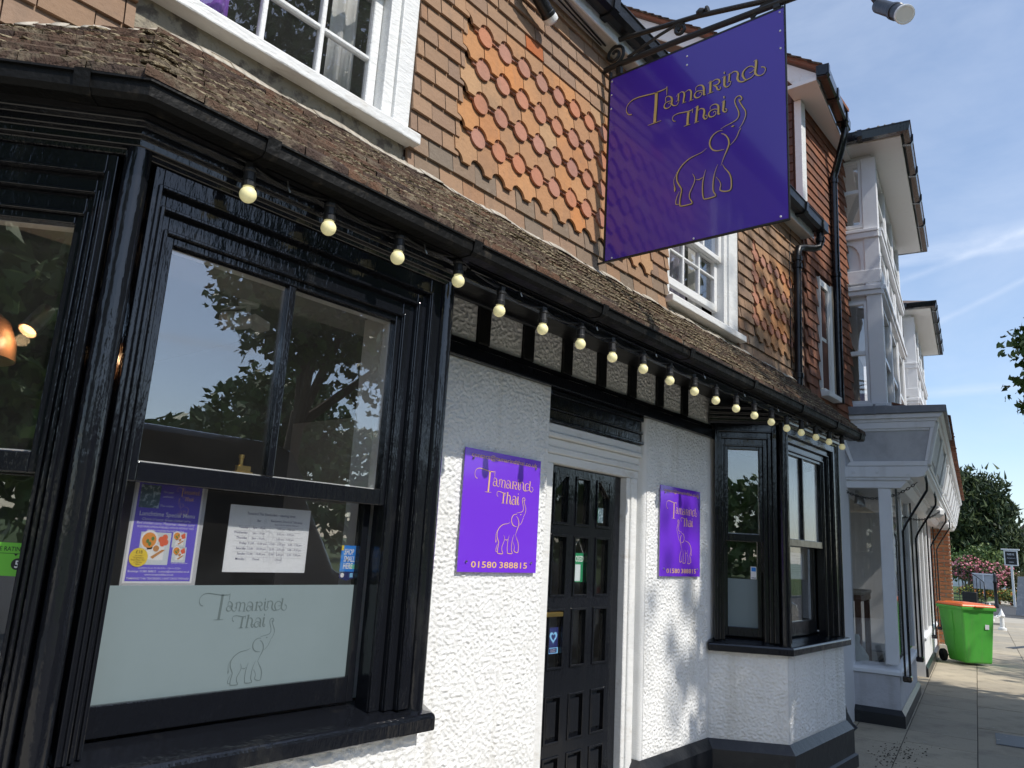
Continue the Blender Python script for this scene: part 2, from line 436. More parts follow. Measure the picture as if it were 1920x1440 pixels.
    def build(self, name, material, parent=None, origin=None, smooth=False, bevel=0, kind=None, seg=1):
        xs = [v.x for v in self.v]; ys = [v.y for v in self.v]; zs = [v.z for v in self.v]
        o0 = Vector(origin) if origin is not None else Vector(((min(xs) + max(xs)) / 2, (min(ys) + max(ys)) / 2, min(zs)))
        me = bpy.data.meshes.new(name)
        me.from_pydata([v - o0 for v in self.v], [], self.f)
        import bmesh
        bm = bmesh.new(); bm.from_mesh(me)
        bmesh.ops.recalc_face_normals(bm, faces=bm.faces); bm.to_mesh(me); bm.free()
        me.materials.append(MATS[material])
        if smooth:
            me.polygons.foreach_set('use_smooth', [True] * len(me.polygons))
        o = bpy.data.objects.new(name, me); col.objects.link(o)
        place(o, o0, parent)
        if smooth == 'auto':
            try: me.set_sharp_from_angle(angle=RAD(38))
            except Exception: pass
        if bevel:
            b = o.modifiers.new('bevel', 'BEVEL'); b.width = bevel; b.segments = seg; b.limit_method = 'ANGLE'; b.angle_limit = RAD(35)
        if kind: o['kind'] = kind
        return o

def place(o, world_pos, parent=None):
    ORIGIN[o.name] = Vector(world_pos)
    if parent is not None:
        o.parent = parent
        o.location = Vector(world_pos) - ORIGIN[parent.name]
    else:
        o.location = world_pos

def inst(me, name, world_pos, parent, rot=None):
    o = bpy.data.objects.new(name, me); col.objects.link(o); place(o, world_pos, parent)
    if rot: o.rotation_euler = rot
    return o

def thing(name, label, cat, loc, group=None):
    o = bpy.data.objects.new(name, None); col.objects.link(o); o.empty_display_size = .2
    place(o, loc); o['label'] = label; o['category'] = cat
    if group: o['group'] = group
    return o

def tag(o, label, cat, group=None):
    o['label'] = label; o['category'] = cat
    if group: o['group'] = group
    return o

def struct(o): o['kind'] = 'structure'; return o

def frame(P, e):
    """A vertical face: P its left end seen from outside, e the direction to its right end."""
    P = Vector(P[:2]); e = Vector(e[:2]).normalized(); n = Vector((e.y, -e.x))
    return lambda a, d, z: Vector((P.x + e.x * a + n.x * d, P.y + e.y * a + n.y * d, z))

def text_shape(mb, body, F, a, z, height, d=0.0005, align='L', width=None, shear=0.0, sx=1.0, bold=0.0):
    """Printed lettering as flat faces on a surface."""
    cu = bpy.data.curves.new('t', 'FONT'); cu.body = body; cu.size = 1.0; cu.shear = shear; cu.offset = bold
    cu.resolution_u = 2
    ob = bpy.data.objects.new('t', cu); col.objects.link(ob)
    dg = bpy.context.evaluated_depsgraph_get(); dg.update()
    me = bpy.data.meshes.new_from_object(ob.evaluated_get(dg))
    xs = [v.co.x for v in me.vertices]
    if xs:
        x0, x1 = min(xs), max(xs); sc = height / 0.70
        kx = sc * sx if width is None else width / (x1 - x0)
        w = (x1 - x0) * kx
        off = {'L': 0, 'C': -w / 2, 'R': -w}[align]
        mb.add([F(a + off + (v.co.x - x0) * kx, d, z + v.co.y * sc) for v in me.vertices], [tuple(p.vertices) for p in me.polygons])
    bpy.data.meshes.remove(me); bpy.data.objects.remove(ob); bpy.data.curves.remove(cu)

def catmull(pts, k=5):
    out = []
    n = len(pts)
    if n == 2: return [Vector(p) for p in pts]
    for i in range(n - 1):
        p0, p1, p2, p3 = (Vector(pts[max(i - 1, 0)]), Vector(pts[i]), Vector(pts[i + 1]), Vector(pts[min(i + 2, n - 1)]))
        for j in range(k):
            t = j / k
            out.append(.5 * ((2 * p1) + (p2 - p0) * t + (2 * p0 - 5 * p1 + 4 * p2 - p3) * t * t + (3 * p1 - p0 - 3 * p2 + p3) * t ** 3))
    out.append(Vector(pts[-1]))
    return out

def strokes(mb, group, F, box, d=0.0006, flip=False, wk=1.0, wmin=0.0):
    """Pen strokes of the logo (u, v, width in mm) scaled into box = (a0, a1, z0, z1)."""
    us = [u for q in group for u in q[0::3]]; vs_ = [v for q in group for v in q[1::3]]
    u0, u1, v0, v1 = min(us), max(us), min(vs_), max(vs_)
    a0, a1, z0, z1 = box
    ku = (a1 - a0) / (u1 - u0); kv = (z1 - z0) / (v1 - v0)
    ks = (ku + kv) / 2 * wk
    for q in group:
        pts = []
        for i in range(0, len(q), 3):
            u = (q[i] - u0) * ku; u = (a1 - a0 - u) if flip else u
            pts.append((a0 + u, z0 + (q[i + 1] - v0) * kv, max(q[i + 2] * ks, wmin)))
        pts = catmull(pts)
        L = []; Rr = []
        for i, p in enumerate(pts):
            t = pts[min(i + 1, len(pts) - 1)] - pts[max(i - 1, 0)]
            t = Vector((t.x, t.y)); t = t.normalized() if t.length > 1e-9 else Vector((1, 0))
            nn = Vector((-t.y, t.x)) * p.z / 2
            L.append(F(p.x + nn.x, d, p.y + nn.y)); Rr.append(F(p.x - nn.x, d, p.y - nn.y))
        m = len(pts)
        mb.add(L + Rr, [(i, i + 1, m + i + 1, m + i) for i in range(m - 1)])
LOGO = json.loads('''{"tam":[[167,955,6.5,145,961,5.4,129,985,4.3,127,1012,3.8,140,1037,4.3,168,1054,5.4,210,1058,6.5,264,1052,7.0,324,1044,7.0,365,1043,7.0,399,1044,5.4,413,1050,2.2],[415,1058,2.2,415,1032,4.9,414,996,2.2],[342,1046,19.9,340,969,18.9,336,901,18.9,333,840,18.9],[285,836,2.7,333,836,3.8,379,837,2.7],[409,952,3.2,407,972,4.3,411,985,4.3,429,984,5.4,446,969,9.7,451,950,10.8,449,928,9.7,458,911,6.5,475,903,4.3,489,908,3.8,497,925,3.2],[449,945,4.3,426,949,4.3,406,944,5.4,398,927,7.5,404,912,8.6,421,905,5.4,438,910,4.3,445,921,3.2,436,936,3.2,426,932,2.7],[480,962,2.7,493,979,2.7],[495,978,8.1,494,946,8.6,491,928,8.1],[478,930,2.7,502,930,2.7],[499,977,2.7,516,981,4.9,530,970,8.6,533,951,10.2,529,929,9.7,527,906,9.2],[518,903,2.7,546,903,2.7],[535,968,2.7,560,977,4.9,574,967,8.6,578,947,10.2,575,903,9.7],[563,900,2.7,593,900,2.7],[609,952,3.2,609,972,3.2,622,980,4.3,644,976,6.5,657,959,10.8,660,933,11.9,660,908,10.8,671,905,3.2],[655,935,4.3,636,942,4.3,614,945,5.4,600,928,7.5,606,909,8.6,623,901,5.4,641,907,4.3,647,921,3.2,636,933,3.2,628,925,2.7],[703,981,12.9,701,944,12.9,700,905,12.9],[686,971,2.7,710,979,2.7],[682,903,2.7,720,904,2.7],[710,971,3.2,734,978,4.3,753,970,7.5,758,952,8.6,744,941,5.4,718,946,3.2],[723,944,4.3,739,927,8.6,746,909,9.7,757,902,5.4,765,908,3.8,763,920,3.8],[790,979,11.9,788,949,12.9,788,921,11.9,798,904,7.5,813,903,4.3,823,913,3.8,828,927,3.2],[775,972,2.7,795,978,2.7],[785,1000,14.0,792,1000,14.0],[821,983,7.5,818,958,8.1,816,929,7.5],[808,976,2.7,826,984,2.7],[805,930,2.7,831,929,2.7],[826,977,2.7,844,985,4.9,864,977,7.5,871,958,10.8,867,933,11.9,876,911,9.7,896,899,6.5,920,901,4.9,950,906,4.3,967,920,3.8],[970,956,3.8,955,975,4.3,931,980,4.9,906,966,7.5,898,942,10.8,908,914,8.6,920,903,5.4],[965,950,3.2,952,939,3.2,938,940,3.8],[963,1001,2.7,983,1008,2.7],[979,1003,11.9,976,964,12.9,972,929,11.9,981,909,8.6,998,898,5.4,1019,901,4.3,1031,921,4.3,1025,940,4.9,1006,949,5.4]],"thai":[[476,798,4.9,462,805,4.3,456,824,3.8,467,840,3.8,498,843,4.9,536,837,5.9,564,833,5.9,591,836,3.2],[590,842,3.2,587,814,3.2],[561,828,14.0,557,788,14.0,555,744,14.0],[532,744,3.2,574,744,3.2],[620,847,12.9,615,801,12.9,610,747,12.9],[603,841,2.7,623,849,2.7],[598,742,3.2,630,744,3.2],[620,815,2.7,639,822,4.9,658,813,8.6,663,792,11.9,658,764,10.8,668,745,7.5,681,747,4.3,679,764,3.8,668,768,3.8],[701,794,3.2,701,810,3.2,715,819,4.3,736,816,6.5,750,800,10.8,751,773,11.9,751,749,10.8,762,745,3.2],[746,780,4.3,723,788,4.3,702,785,5.4,691,771,7.5,697,750,8.6,715,743,5.4,733,750,4.3,736,765,3.2,726,774,3.2,720,765,2.7],[785,821,11.9,782,783,12.9,780,760,10.8,790,746,6.5,802,749,3.8,800,763,3.8,791,764,3.8],[771,814,2.7,790,822,2.7],[782,842,14.0,789,843,14.0]],"ele":[[884,784,4.4,893,794,5.0,884,813,5.0,869,817,5.0,853,806,5.0,851,783,5.0,861,752,5.0,872,721,5.0,873,691,5.0,858,672,4.4,827,662,3.3,791,655,2.8,765,646,1.7],[884,786,4.4,876,794,4.4,879,778,5.0,896,742,5.0,911,712,5.0,914,684,4.4,905,656,3.9,890,629,3.3,875,614,2.2],[887,611,2.2,875,597,3.9,862,567,3.9,844,544,3.3,821,526,1.7],[828,638,2.2,837,639,7.7,846,641,2.2],[778,634,1.7,749,637,3.9,718,623,5.5,700,597,7.2,698,565,7.2,715,532,6.6,744,516,5.0,785,511,1.7],[769,616,2.8,791,601,5.0,809,571,6.6,814,538,7.2,803,504,6.6,785,467,4.4,766,417,1.7],[775,422,1.7,790,392,3.9,813,358,5.5,825,323,6.1,827,292,6.1,825,261,6.1,812,249,5.5,784,253,5.5,762,265,5.5,760,280,5.0,764,297,3.9,757,323,2.8,736,355,1.7],[747,429,1.7,731,393,3.3,721,349,5.0,717,297,5.5,721,267,5.5,732,248,5.5,726,237,5.5,671,237,5.5,658,250,5.5,653,294,5.5,655,347,5.0,663,387,3.3,673,419,1.7],[610,375,1.7,634,369,4.4,655,378,2.2],[678,552,1.1,644,536,2.8,579,524,4.4,535,502,5.5,505,472,6.1,489,439,6.6,491,400,6.6,506,368,6.6,520,339,6.1,515,305,6.1,510,274,6.1,511,244,6.1,521,233,5.5,581,231,5.5,587,243,5.5,573,268,5.0,572,298,5.0,586,329,4.4,602,362,3.9,604,388,3.3,591,417,1.7],[491,460,1.1,472,421,2.2,470,395,2.8,475,369,5.0,477,351,8.8,475,336,1.7],[507,330,1.7,490,296,3.9,484,265,4.4,488,252,4.4,505,249,2.2]]}''')

def disc_shape(mb, F, a, z, r, d, n=20, rz=None):
    rz = rz or r
    mb.add([F(a + math.cos(2 * math.pi * k / n) * r, d, z + math.sin(2 * math.pi * k / n) * rz) for k in range(n)], [tuple(range(n))])

# ------------------------------------------------------------------ the street: ground, pavement, kerb, road, verge
TH = RAD(8.9)
E1 = Vector((math.cos(TH), math.sin(TH), 0)); E2 = Vector((-math.sin(TH), math.cos(TH), 0)); NO = Vector((8.87, -.41, 0))
def NP(s, t, z=0.0): p = NO + E1 * s + E2 * t; return Vector((p.x, p.y, z))

g = MB().box(-400, 600, -400, 500, -1.2, -.16); struct(g.build('ground', 'grass'))
g = MB().box(-60, 260, -11.5, -3.9, -.158, -.12); struct(g.build('road', 'asphalt'))
g = MB().box(-60, 34, -3.75, 6.0, -.158, -.012); pav = struct(g.build('pavement', 'pavement_far'))
g = MB().box(-60, 34, -3.9, -3.752, -.159, -.004); struct(g.build('kerb', 'kerb', bevel=.015))
g = MB().box(-60, 260, -11.66, -11.5, -.159, -.02); struct(g.build('far_kerb', 'kerb'))
# side road and the far pavement past the row of shops
g = MB().box(34.0, 46, -3.9, 60, -.158, -.02); struct(g.build('side_road', 'asphalt'))
g = MB().box(46.0, 200, -3.9, 4.8, -.158, 0.0); struct(g.build('far_pavement', 'pavement_far'))
g = MB().box(46.0, 200, 4.8, 60, -.158, .03); struct(g.build('garden_lawn', 'grass'))

# paving slabs, each its own piece, where they can be told apart
random.seed(5)
slab_meshes = {}
def slab_mesh(L, W):
    key = (L, W)
    if key not in slab_meshes:
        b = MB(); e = .004; h = .012
        b.add([(e, e, -h), (L - e, e, -h), (L - e, W - e, -h), (e, W - e, -h), (e, e, -.003), (L - e, e, -.003), (L - e, W - e, -.003), (e, W - e, -.003),
               (e * 2.2, e * 2.2, 0), (L - e * 2.2, e * 2.2, 0), (L - e * 2.2, W - e * 2.2, 0), (e * 2.2, W - e * 2.2, 0)],
              [(0, 1, 5, 4), (1, 2, 6, 5), (2, 3, 7, 6), (3, 0, 4, 7), (4, 5, 9, 8), (5, 6, 10, 9), (6, 7, 11, 10), (7, 4, 8, 11), (8, 9, 10, 11)])
        me = bpy.data.meshes.new('slab'); me.from_pydata(b.v, [], b.f); me.materials.append(MATS['slab']); slab_meshes[key] = me
    return slab_meshes[key]
row_t = -3.05; count = 0
widths = [.60, .45, .60, .75, .60, .45, .60]
wi = 0
while row_t < 2.2:
    W = widths[wi % len(widths)]; wi += 1
    s = -3.2 + random.uniform(-.5, 0)
    while s < 21:
        L = random.choice((.6, .75, .9, .9, 1.2))
        p = NP(s, row_t); pm = NP(s + L / 2, row_t + W / 2)
        near_cam = pm.x < 15.5 and count < 296
        if pm.y > -3.72 + W and not (pm.x < 5.7) and pm.y < (1.6 if pm.x > 8.6 else .45):
            if count < 297 and pm.y > -2.3 + .06 * pm.x - .9:
                inst(slab_mesh(L, W), 'slab', (p.x, p.y, random.uniform(-.0015, .0015) - .0002), pav, (random.uniform(-.002, .002), random.uniform(-.002, .002), TH)); count += 1
        s += L
    row_t += W
jt = MB(); c4 = [NP(-3.0, -2.2), NP(21, -3.0), NP(21, 2.2), NP(-.2, 2.2), NP(-3.0, .9)]; jt.plan_prism([(max(p.x, 5.6), p.y) for p in c4], -.0118, -.0095); jt.build('slab_joints', 'slab_joint', pav)
# drain cover, grating, soil washed out of the corner
mh = MB(); mh.box(0, .60, 0, .45, .0005, .004)
mh.box(.02, .58, .02, .43, .004, .006)
tag(mh.build('manhole_cover', 'manhole', origin=(0, 0, 0)), 'dark metal inspection cover set in the shaded paving at the right edge', 'manhole cover')
_o = bpy.data.objects['manhole_cover']; _o.location = (8.98, -1.66, 0.0); _o.rotation_euler = (0, 0, TH)
dg_ = MB()
for i in range(16): dg_.box(i * .062, i * .062 + .04, 0, .11, .001, .006)
dg_.box(-.03, 1.02, -.03, -.002, .001, .007); dg_.box(-.03, 1.02, .112, .14, .001, .007)
_o = tag(dg_.build('drain_grating', 'manhole', origin=(0, 0, 0)), 'narrow slotted drain grating in the sunlit paving beyond the green bin', 'drain')
_o.location = (20.2, .02, 0); _o.rotation_euler = (0, 0, RAD(-12))
random.seed(3)
so = MB()
for i in range(190):
    c = Vector((7.55 + random.gauss(0, .34), -.66 + random.gauss(0, .09), .003))
    if c.y > -.52 and c.x < 6.9: continue
    r = random.uniform(.003, .013)
    so.add([c + Vector((math.cos(a) * r * random.uniform(.6, 1.5), math.sin(a) * r * random.uniform(.5, 1), 0)) for a in (0, 1.25, 2.5, 3.77, 5.0)] + [c + Vector((0, 0, r * .5))], [(0, 1, 5), (1, 2, 5), (2, 3, 5), (3, 4, 5), (4, 0, 5)])
_o = so.build('soil_crumbs', 'soil', kind='stuff'); _o['label'] = 'dark soil crumbs spilled on the paving between the two shop corners'; _o['category'] = 'soil'
lt = MB()
for i in range(46):
    p = NP(random.uniform(-1.5, 8), random.uniform(-1.6, -.05), .002); r = random.uniform(.006, .02); a = random.uniform(0, 6)
    lt.add([p + Vector((math.cos(a + k) * r * (1.6 if k % 2 else .7), math.sin(a + k) * r, random.uniform(0, .006))) for k in (0, 1.6, 3.1, 4.7)], [(0, 1, 2, 3)])
_o = lt.build('litter', 'flashing', kind='stuff'); _o['label'] = 'tiny pale leaf fragments scattered over the paving'; _o['category'] = 'litter'

# ------------------------------------------------------------------ restaurant building
RB = thing('restaurant_building', 'white roughcast and black painted restaurant with mossy skirt roof and tile-hung upper wall', 'building', (3.5, 0, 0))
# plan of the ground floor: left bay, wall, door, wall, right bay
LB = [(.30, -.075), (.75, -.47), (2.0, -.47), (2.28, 0)]           # left bay: cant, front, hidden cant
RBAY = [(5.29, 0), (5.59, -.47), (6.86, -.47), (7.10, 0)]
def poly_wall(mb, pts, thick, z0, z1):
    """A wall following plan points (outside on the right going forward), thickened inwards."""
    mb.sweep(pts, [(0, z0), (0, z1), (-thick, z1), (-thick, z0)])

def rough_sheet(name, parent, F, a0, a1, z0, z1, material, step=.005, amp=1.0):
    """Thrown roughcast: a sheet with real relief standing on a wall face."""
    na, nz = int((a1 - a0) / step), int((z1 - z0) / step)
    vs_ = []; base = F(a0, 0, 0)
    for j in range(nz + 1):
        for i in range(na + 1):
            a = a0 + (a1 - a0) * i / na; z = z0 + (z1 - z0) * j / nz
            p = Vector((a + base.x, z, base.y)) ; q = p * 58
            h = noise.noise(Vector((q.x, q.y * 1.25, q.z))) ; h2 = noise.noise(q * 2.3 + Vector((9, 3, 1))); h3 = noise.noise(p * 7)
            h = max(0.0, h + .10) * .0098 + abs(h2) * .0036 + h3 * .003 - max(0.0, -h - .26) * .016
            e = min(1, (i + .3) / 3, (na - i + .3) / 3, (j + .3) / 3, (nz - j + .3) / 3)
            vs_.append(F(a, .0015 + h * e * amp, z))
    w1 = na + 1
    b = MB(); b.add(vs_, [(j * w1 + i, j * w1 + i + 1, (j + 1) * w1 + i + 1, (j + 1) * w1 + i) for j in range(nz) for i in range(na)])
    return b.build(name, material, parent, smooth=True)
w = MB()
def rounded_block(mb, x0, x1, y0, y1, z0, z1, r=.03, left=True, right=True, top_cut=0):
    pl = []
    if left:
        for k in range(5): a = math.pi + k * math.pi / 8; pl.append((x0 + r + math.cos(a) * r, y0 + r + math.sin(a) * r))
    else: pl.append((x0, y0))
    if right:
        for k in range(5): a = 1.5 * math.pi + k * math.pi / 8; pl.append((x1 - r + math.cos(a) * r, y0 + r + math.sin(a) * r))
    else: pl.append((x1, y0))
    pl += [(x1, y1), (x0, y1)]
    mb.plan_prism(pl, z0, z1)
rounded_block(w, 2.2, 3.315, 0, .30, 0, 2.486, left=False)
rounded_block(w, 4.36, 5.40, 0, .30, .0, 2.486, right=False)
w.build('ground_floor_wall', 'stucco', RB, smooth='auto')
w = MB(); poly_wall(w, LB, .14, 0, .935); w.build('bay_base_wall', 'stucco', RB)
w = MB(); poly_wall(w, RBAY, .14, .30, .935); w.build('bay_base_wall', 'stucco', RB)
F00 = frame((0, 0), (1, 0))
rough_sheet('roughcast', RB, F00, 2.30, 3.292, .345, 2.487, 'stucco'); rough_sheet('roughcast', RB, F00, 4.384, 5.285, .345, 2.487, 'stucco')
rough_sheet('roughcast', RB, frame((5.29, 0), (.30, -.47)), .006, .552, .345, .936, 'stucco'); rough_sheet('roughcast', RB, frame((5.59, -.47), (1, 0)), .006, 1.264, .345, .936, 'stucco')
rough_sheet('roughcast', RB, frame((.75, -.47), (1, 0)), .2, 1.244, .45, .936, 'stucco')
# black plinth with a chamfered top
w = MB(); w.sweep([(4.355, .12), (4.355, 0), (5.29, 0), (5.59, -.47), (6.86, -.47), (7.10, 0)], [(.002, 0), (.052, 0), (.052, .285), (.004, .345), (.002, .345)])
w.build('plinth', 'plinth_black', RB)
w = MB(); w.sweep([(5.59, -.47), (6.86, -.47), (7.10, 0)], [(.03, 0), (.075, 0), (.075, .09), (.053, .10)]); w.build('plinth_foot', 'plinth_black', RB)
w = MB(); w.sweep([(.30, -.075), (.75, -.47), (2.0, -.47), (2.28, 0), (3.315, 0)], [(.002, 0), (.05, 0), (.05, .285), (.004, .345), (.002, .345)])
w.build('plinth', 'plinth_black', RB)

# ---- bay windows: mouldings, sashes, panes, sills
def bay_face(bay, F, L, gl, gr, z_sill, z_top, z_rail, bar, frosted=None, post_l=True, post_r=True, old=False, z_gb=1.118, z_gt=2.40):
    """One face of a bay: nested black mouldings round a pair of sliding sashes."""
    m = MB()
    steps = [0.0, .36, .66, 1.0]                        # stages from post to sash
    lo = .052 if post_l else .03; ro = L - (.052 if post_r else .03)
    top_o = 2.60
    deps = [(0.0, -.10), (-.018, -.10), (-.034, -.10)]
    for k in range(3):
        a0 = lo + (gl - .024 - lo) * steps[k]; a1 = lo + (gl - .024 - lo) * steps[k + 1]
        b0 = ro + (gr + .024 - ro) * steps[k]; b1 = ro + (gr + .024 - ro) * steps[k + 1]
        z1 = top_o + (z_gt + .024 - top_o) * steps[k]; z2 = top_o + (z_gt + .024 - top_o) * steps[k + 1]
        d1, d0 = deps[k]
        m.fbox(F, a0, a1, d0, d1, z_sill, z1); m.fbox(F, b1, b0, d0, d1, z_sill, z1); m.fbox(F, a1, b1, d0, d1, z2, z1)
        # quirk bead at the inner edge of each stage
        bw = .011
        m.fbox(F, a1 - bw - .002, a1 - .002, d1, d1 + .009, z_sill + .002, z2 + bw); m.fbox(F, b1 + .002, b1 + bw + .002, d1, d1 + .009, z_sill + .002, z2 + bw)
        m.fbox(F, a1 - .002, b1 + .002, d1, d1 + .009, z2, z2 + bw)
    m.build('window_frame', 'black_gloss', bay, bevel=.0028, seg=2)
    # upper (outer) sash
    u = MB(); u.fframe(F, gl - .0235, gr + .0235, z_rail - .055, z_gt + .0235, .024, -.075, -.040, wb=.055, wt=.024)
    if bar: u.fbox(F, (gl + gr) / 2 - .013 - .02, (gl + gr) / 2 + .013 - .02, -.074, -.042, z_rail, z_gt)
    u.build('upper_sash', 'black_gloss', bay, bevel=.003, seg=2)
    cuts = [gl, (gl + gr) / 2 - .02, gr] if bar else [gl, gr]
    for i in range(len(cuts) - 1):
        MB().fbox(F, cuts[i] - .004, cuts[i + 1] + .004, -.066, -.062, z_rail - .01, z_gt + .006).build('pane', 'glass_old' if old else 'glass', bay)
    # putty line and inner white sash face
    s = MB(); s.fframe(F, gl - .0235, gr + .0235, z_rail - .012, z_gt + .0235, .024, -.112, -.0755, wb=.018, wt=.024); s.build('sash_lining', 'white_paint', bay)
    # lower (inner) sash
    lo_ = MB(); lo_.fframe(F, gl - .0235, gr + .0235, z_sill + .025, z_rail - .006, .030, -.150, -.1125, wb=z_gb - z_sill - .025, wt=.04)
    lo_.build('lower_sash', 'black_gloss', bay, bevel=.003, seg=2)
    MB().fbox(F, gl + .002, gr - .002, -.134, -.130, z_gb - .008, z_rail - .04).build('pane', 'glass_old' if old else 'glass', bay)
    if frosted:
        fb = MB().fbox(F, gl + .007, gr - .007, -.1298, -.1292, z_gb, frosted).build('frosted_film', 'frosted_film', bay)
        return fb

def bay_posts(bay, corners, z0, z1):
    for (x, y) in corners:
        m = MB(); m.lathe([(.034, z0), (.034, z1)], (x, y, 0), 16); m.build('corner_post', 'black_gloss', bay, smooth='auto')

def sill(bay, path):
    m = MB(); m.sweep(path, [(.055, .938), (.055, .985), (.046, .996), (-.15, 1.028), (-.15, .938)])
    m.build('sill', 'black_gloss', bay, bevel=.004)

def part_empty(name, loc, parent):
    e = bpy.data.objects.new(name, None); col.objects.link(e); e.empty_display_size = .2; place(e, loc, parent); return e
bay1 = part_empty('bay_window', (1.2, -.3, .93), RB)
FL = frame((.30, -.075), (.45, -.395)); LL = math.hypot(.45, .395)
FM = frame((.75, -.47), (1, 0))
bay_face(bay1, FM, 1.25, .150, 1.012, 1.01, 2.60, 1.765, True, frosted=1.427)
bay_face(bay1, FL, LL, .10, LL - .150, 1.01, 2.60, 1.765, False)
FH = frame((2.0, -.47), (.28, .47)); bay_face(bay1, FH, .547, .14, .40, 1.01, 2.60, 1.765, False)
bay_posts(bay1, [(.752, -.466), (1.985, -.455)], .99, 2.64)
sill(bay1, LB)
bay2 = part_empty('bay_window', (6.2, -.3, .93), RB)
FR1 = frame((5.29, 0), (.30, -.47)); LR1 = math.hypot(.30, .47)
FR2 = frame((5.59, -.47), (1, 0))
bay_face(bay2, FR1, LR1, .155, .385, 1.01, 2.60, 1.775, False, z_gb=1.10, z_gt=2.41)
bay_face(bay2, FR2, 1.27, .14, .95, 1.01, 2.60, 1.765, True, old=True, z_gb=1.14, z_gt=2.41)
FR3 = frame((6.86, -.47), (.24, .47)); bay_face(bay2, FR3, .537, .14, .40, 1.01, 2.60, 1.765, False)
bay_posts(bay2, [(5.592, -.462), (6.85, -.455)], .99, 2.64)
sill(bay2, RBAY)
# film on the lower part of the right bay's canted sash
MB().fbox(FR1, .162, .378, -.1298, -.1292, 1.10, 1.445).build('frosted_film', 'frosted_film', bay2)
# engraved lettering and elephant left clear in the frosted film
fm = MB(); FG = frame((0, -.47), (1, 0))
strokes(fm, LOGO['tam'], FG, (1.181, 1.486, 1.325, 1.403), d=-.1286, wk=1.15)
strokes(fm, LOGO['thai'], FG, (1.296, 1.413, 1.297, 1.337), d=-.1286, wk=1.15)
strokes(fm, LOGO['ele'], FG, (1.303, 1.451, 1.129, 1.323), d=-.1286, wk=1.3)
fm.build('etched_logo', 'film_mark', bay1)
# brass sash fastener on the meeting rail
sf = MB(); sf.box(1.215, 1.275, -.552, -.53, 1.766, 1.776); sf.box(1.222, 1.268, -.549, -.533, 1.776, 1.794); sf.lathe([(.007, 0), (.007, .022), (.009, .022), (.009, .034)], (1.236, -.541, 1.794), 10)
for v in sf.v: v.y += .165
sf.build('sash_fastener', 'brass', bay1, bevel=.0015)

# ---- cornice over the bays, soffit, gutter, beam with studs
EAVE = [(.30 - .02, -.075 - .02), (.75, -.47), (7.06, -.47)]
corn = [(-.10, 2.60), (.010, 2.60), (.014, 2.615), (.032, 2.620), (.034, 2.640), (.050, 2.646), (.052, 2.668), (.070, 2.676), (.073, 2.705), (.088, 2.712), (.088, 2.735), (-.10, 2.735)]
m = MB(); m.sweep([(.28, -.057), (.75, -.47), (2.0, -.47), (2.26, -.02)], corn); m.build('bay_cornice', 'black_gloss', RB, bevel=.002)
m = MB(); m.sweep([(5.29, 0), (5.59, -.47), (6.86, -.47), (7.10, 0)], corn); m.build('bay_cornice', 'black_gloss', RB, bevel=.002)
# sloping boarded underside of the skirt roof and the board the cable is fixed to
m = MB(); m.sweep(EAVE, [(.095, 2.685), (.095, 2.735), (-.60, 2.86), (-.60, 2.815), (.05, 2.735), (.05, 2.685)]); m.build('soffit', 'black_matt', RB)
m = MB(); m.box(2.02, 5.62, -.555, -.52, 2.665, 2.725); m.box(2.02, 5.62, -.52, -.49, 2.64, 2.72); m.build('eaves_plate', 'black_gloss', RB, bevel=.003)
m = MB(); m.box(2.36, 3.15, -.050, -.024, 2.775, 2.805); m.build('wall_plate', 'plinth_black', RB, bevel=.004)
# gutter: square-lipped box gutter in lengths with clips
gut = [(.110, 2.682), (.160, 2.682), (.172, 2.696), (.175, 2.732), (.184, 2.732), (.184, 2.738), (.166, 2.738), (.162, 2.700), (.118, 2.694), (.118, 2.735), (.110, 2.735)]
m = MB(); m.sweep([(.25, -.031), (.75, -.47), (7.11, -.47)], gut); m.build('gutter', 'gutter_black', RB)
gc = MB()
clip_prof = [(.108, 2.678), (.163, 2.678), (.177, 2.692), (.187, 2.741), (.168, 2.741), (.108, 2.740)]
for x in (1.05, 1.95, 2.85, 3.75, 4.65, 5.55, 6.35, 7.0):
    gc.sweep([(x - .022, -.47), (x + .022, -.47)], clip_prof)
for a in (.12, .42):
    p = Vector((.75, -.47)) + Vector((-.752, .659)) * a; q = p + Vector((-.752, .659)) * -.04
    gc.sweep([tuple(p), tuple(q)], clip_prof)
gc.build_each('gutter_clip', 'gutter_black', RB)
# beam, studs and roughcast panels above the wall
m = MB(); m.box(2.28, 5.33, -.035, .10, 2.488, 2.555); m.box(2.28, 5.33, -.022, .10, 2.556, 2.588); m.build('beam', 'black_gloss', RB, bevel=.005)
for k, x in enumerate((2.695, 3.06, 3.425, 3.79, 4.155, 4.52, 4.885)):
    MB().box(x - .043, x + .043, -.022, .05, 2.59, 2.875).build('stud', 'black_matt', RB, bevel=.004)
xs = [2.30] + [2.695 + .365 * k for k in range(7)] + [5.33]
for k in range(8):
    MB().box(xs[k] + (.045 if k else 0), xs[k + 1] - (.045 if k < 7 else 0), .0, .06, 2.589, 2.875).build('infill_panel', 'stucco_panel', RB, bevel=.006)
    rough_sheet('infill_roughcast', RB, frame((0, 0), (1, 0)), xs[k] + (.047 if k else 0), xs[k + 1] - (.047 if k < 7 else 0), 2.591, 2.87, 'stucco_panel', step=.006, amp=1.4)

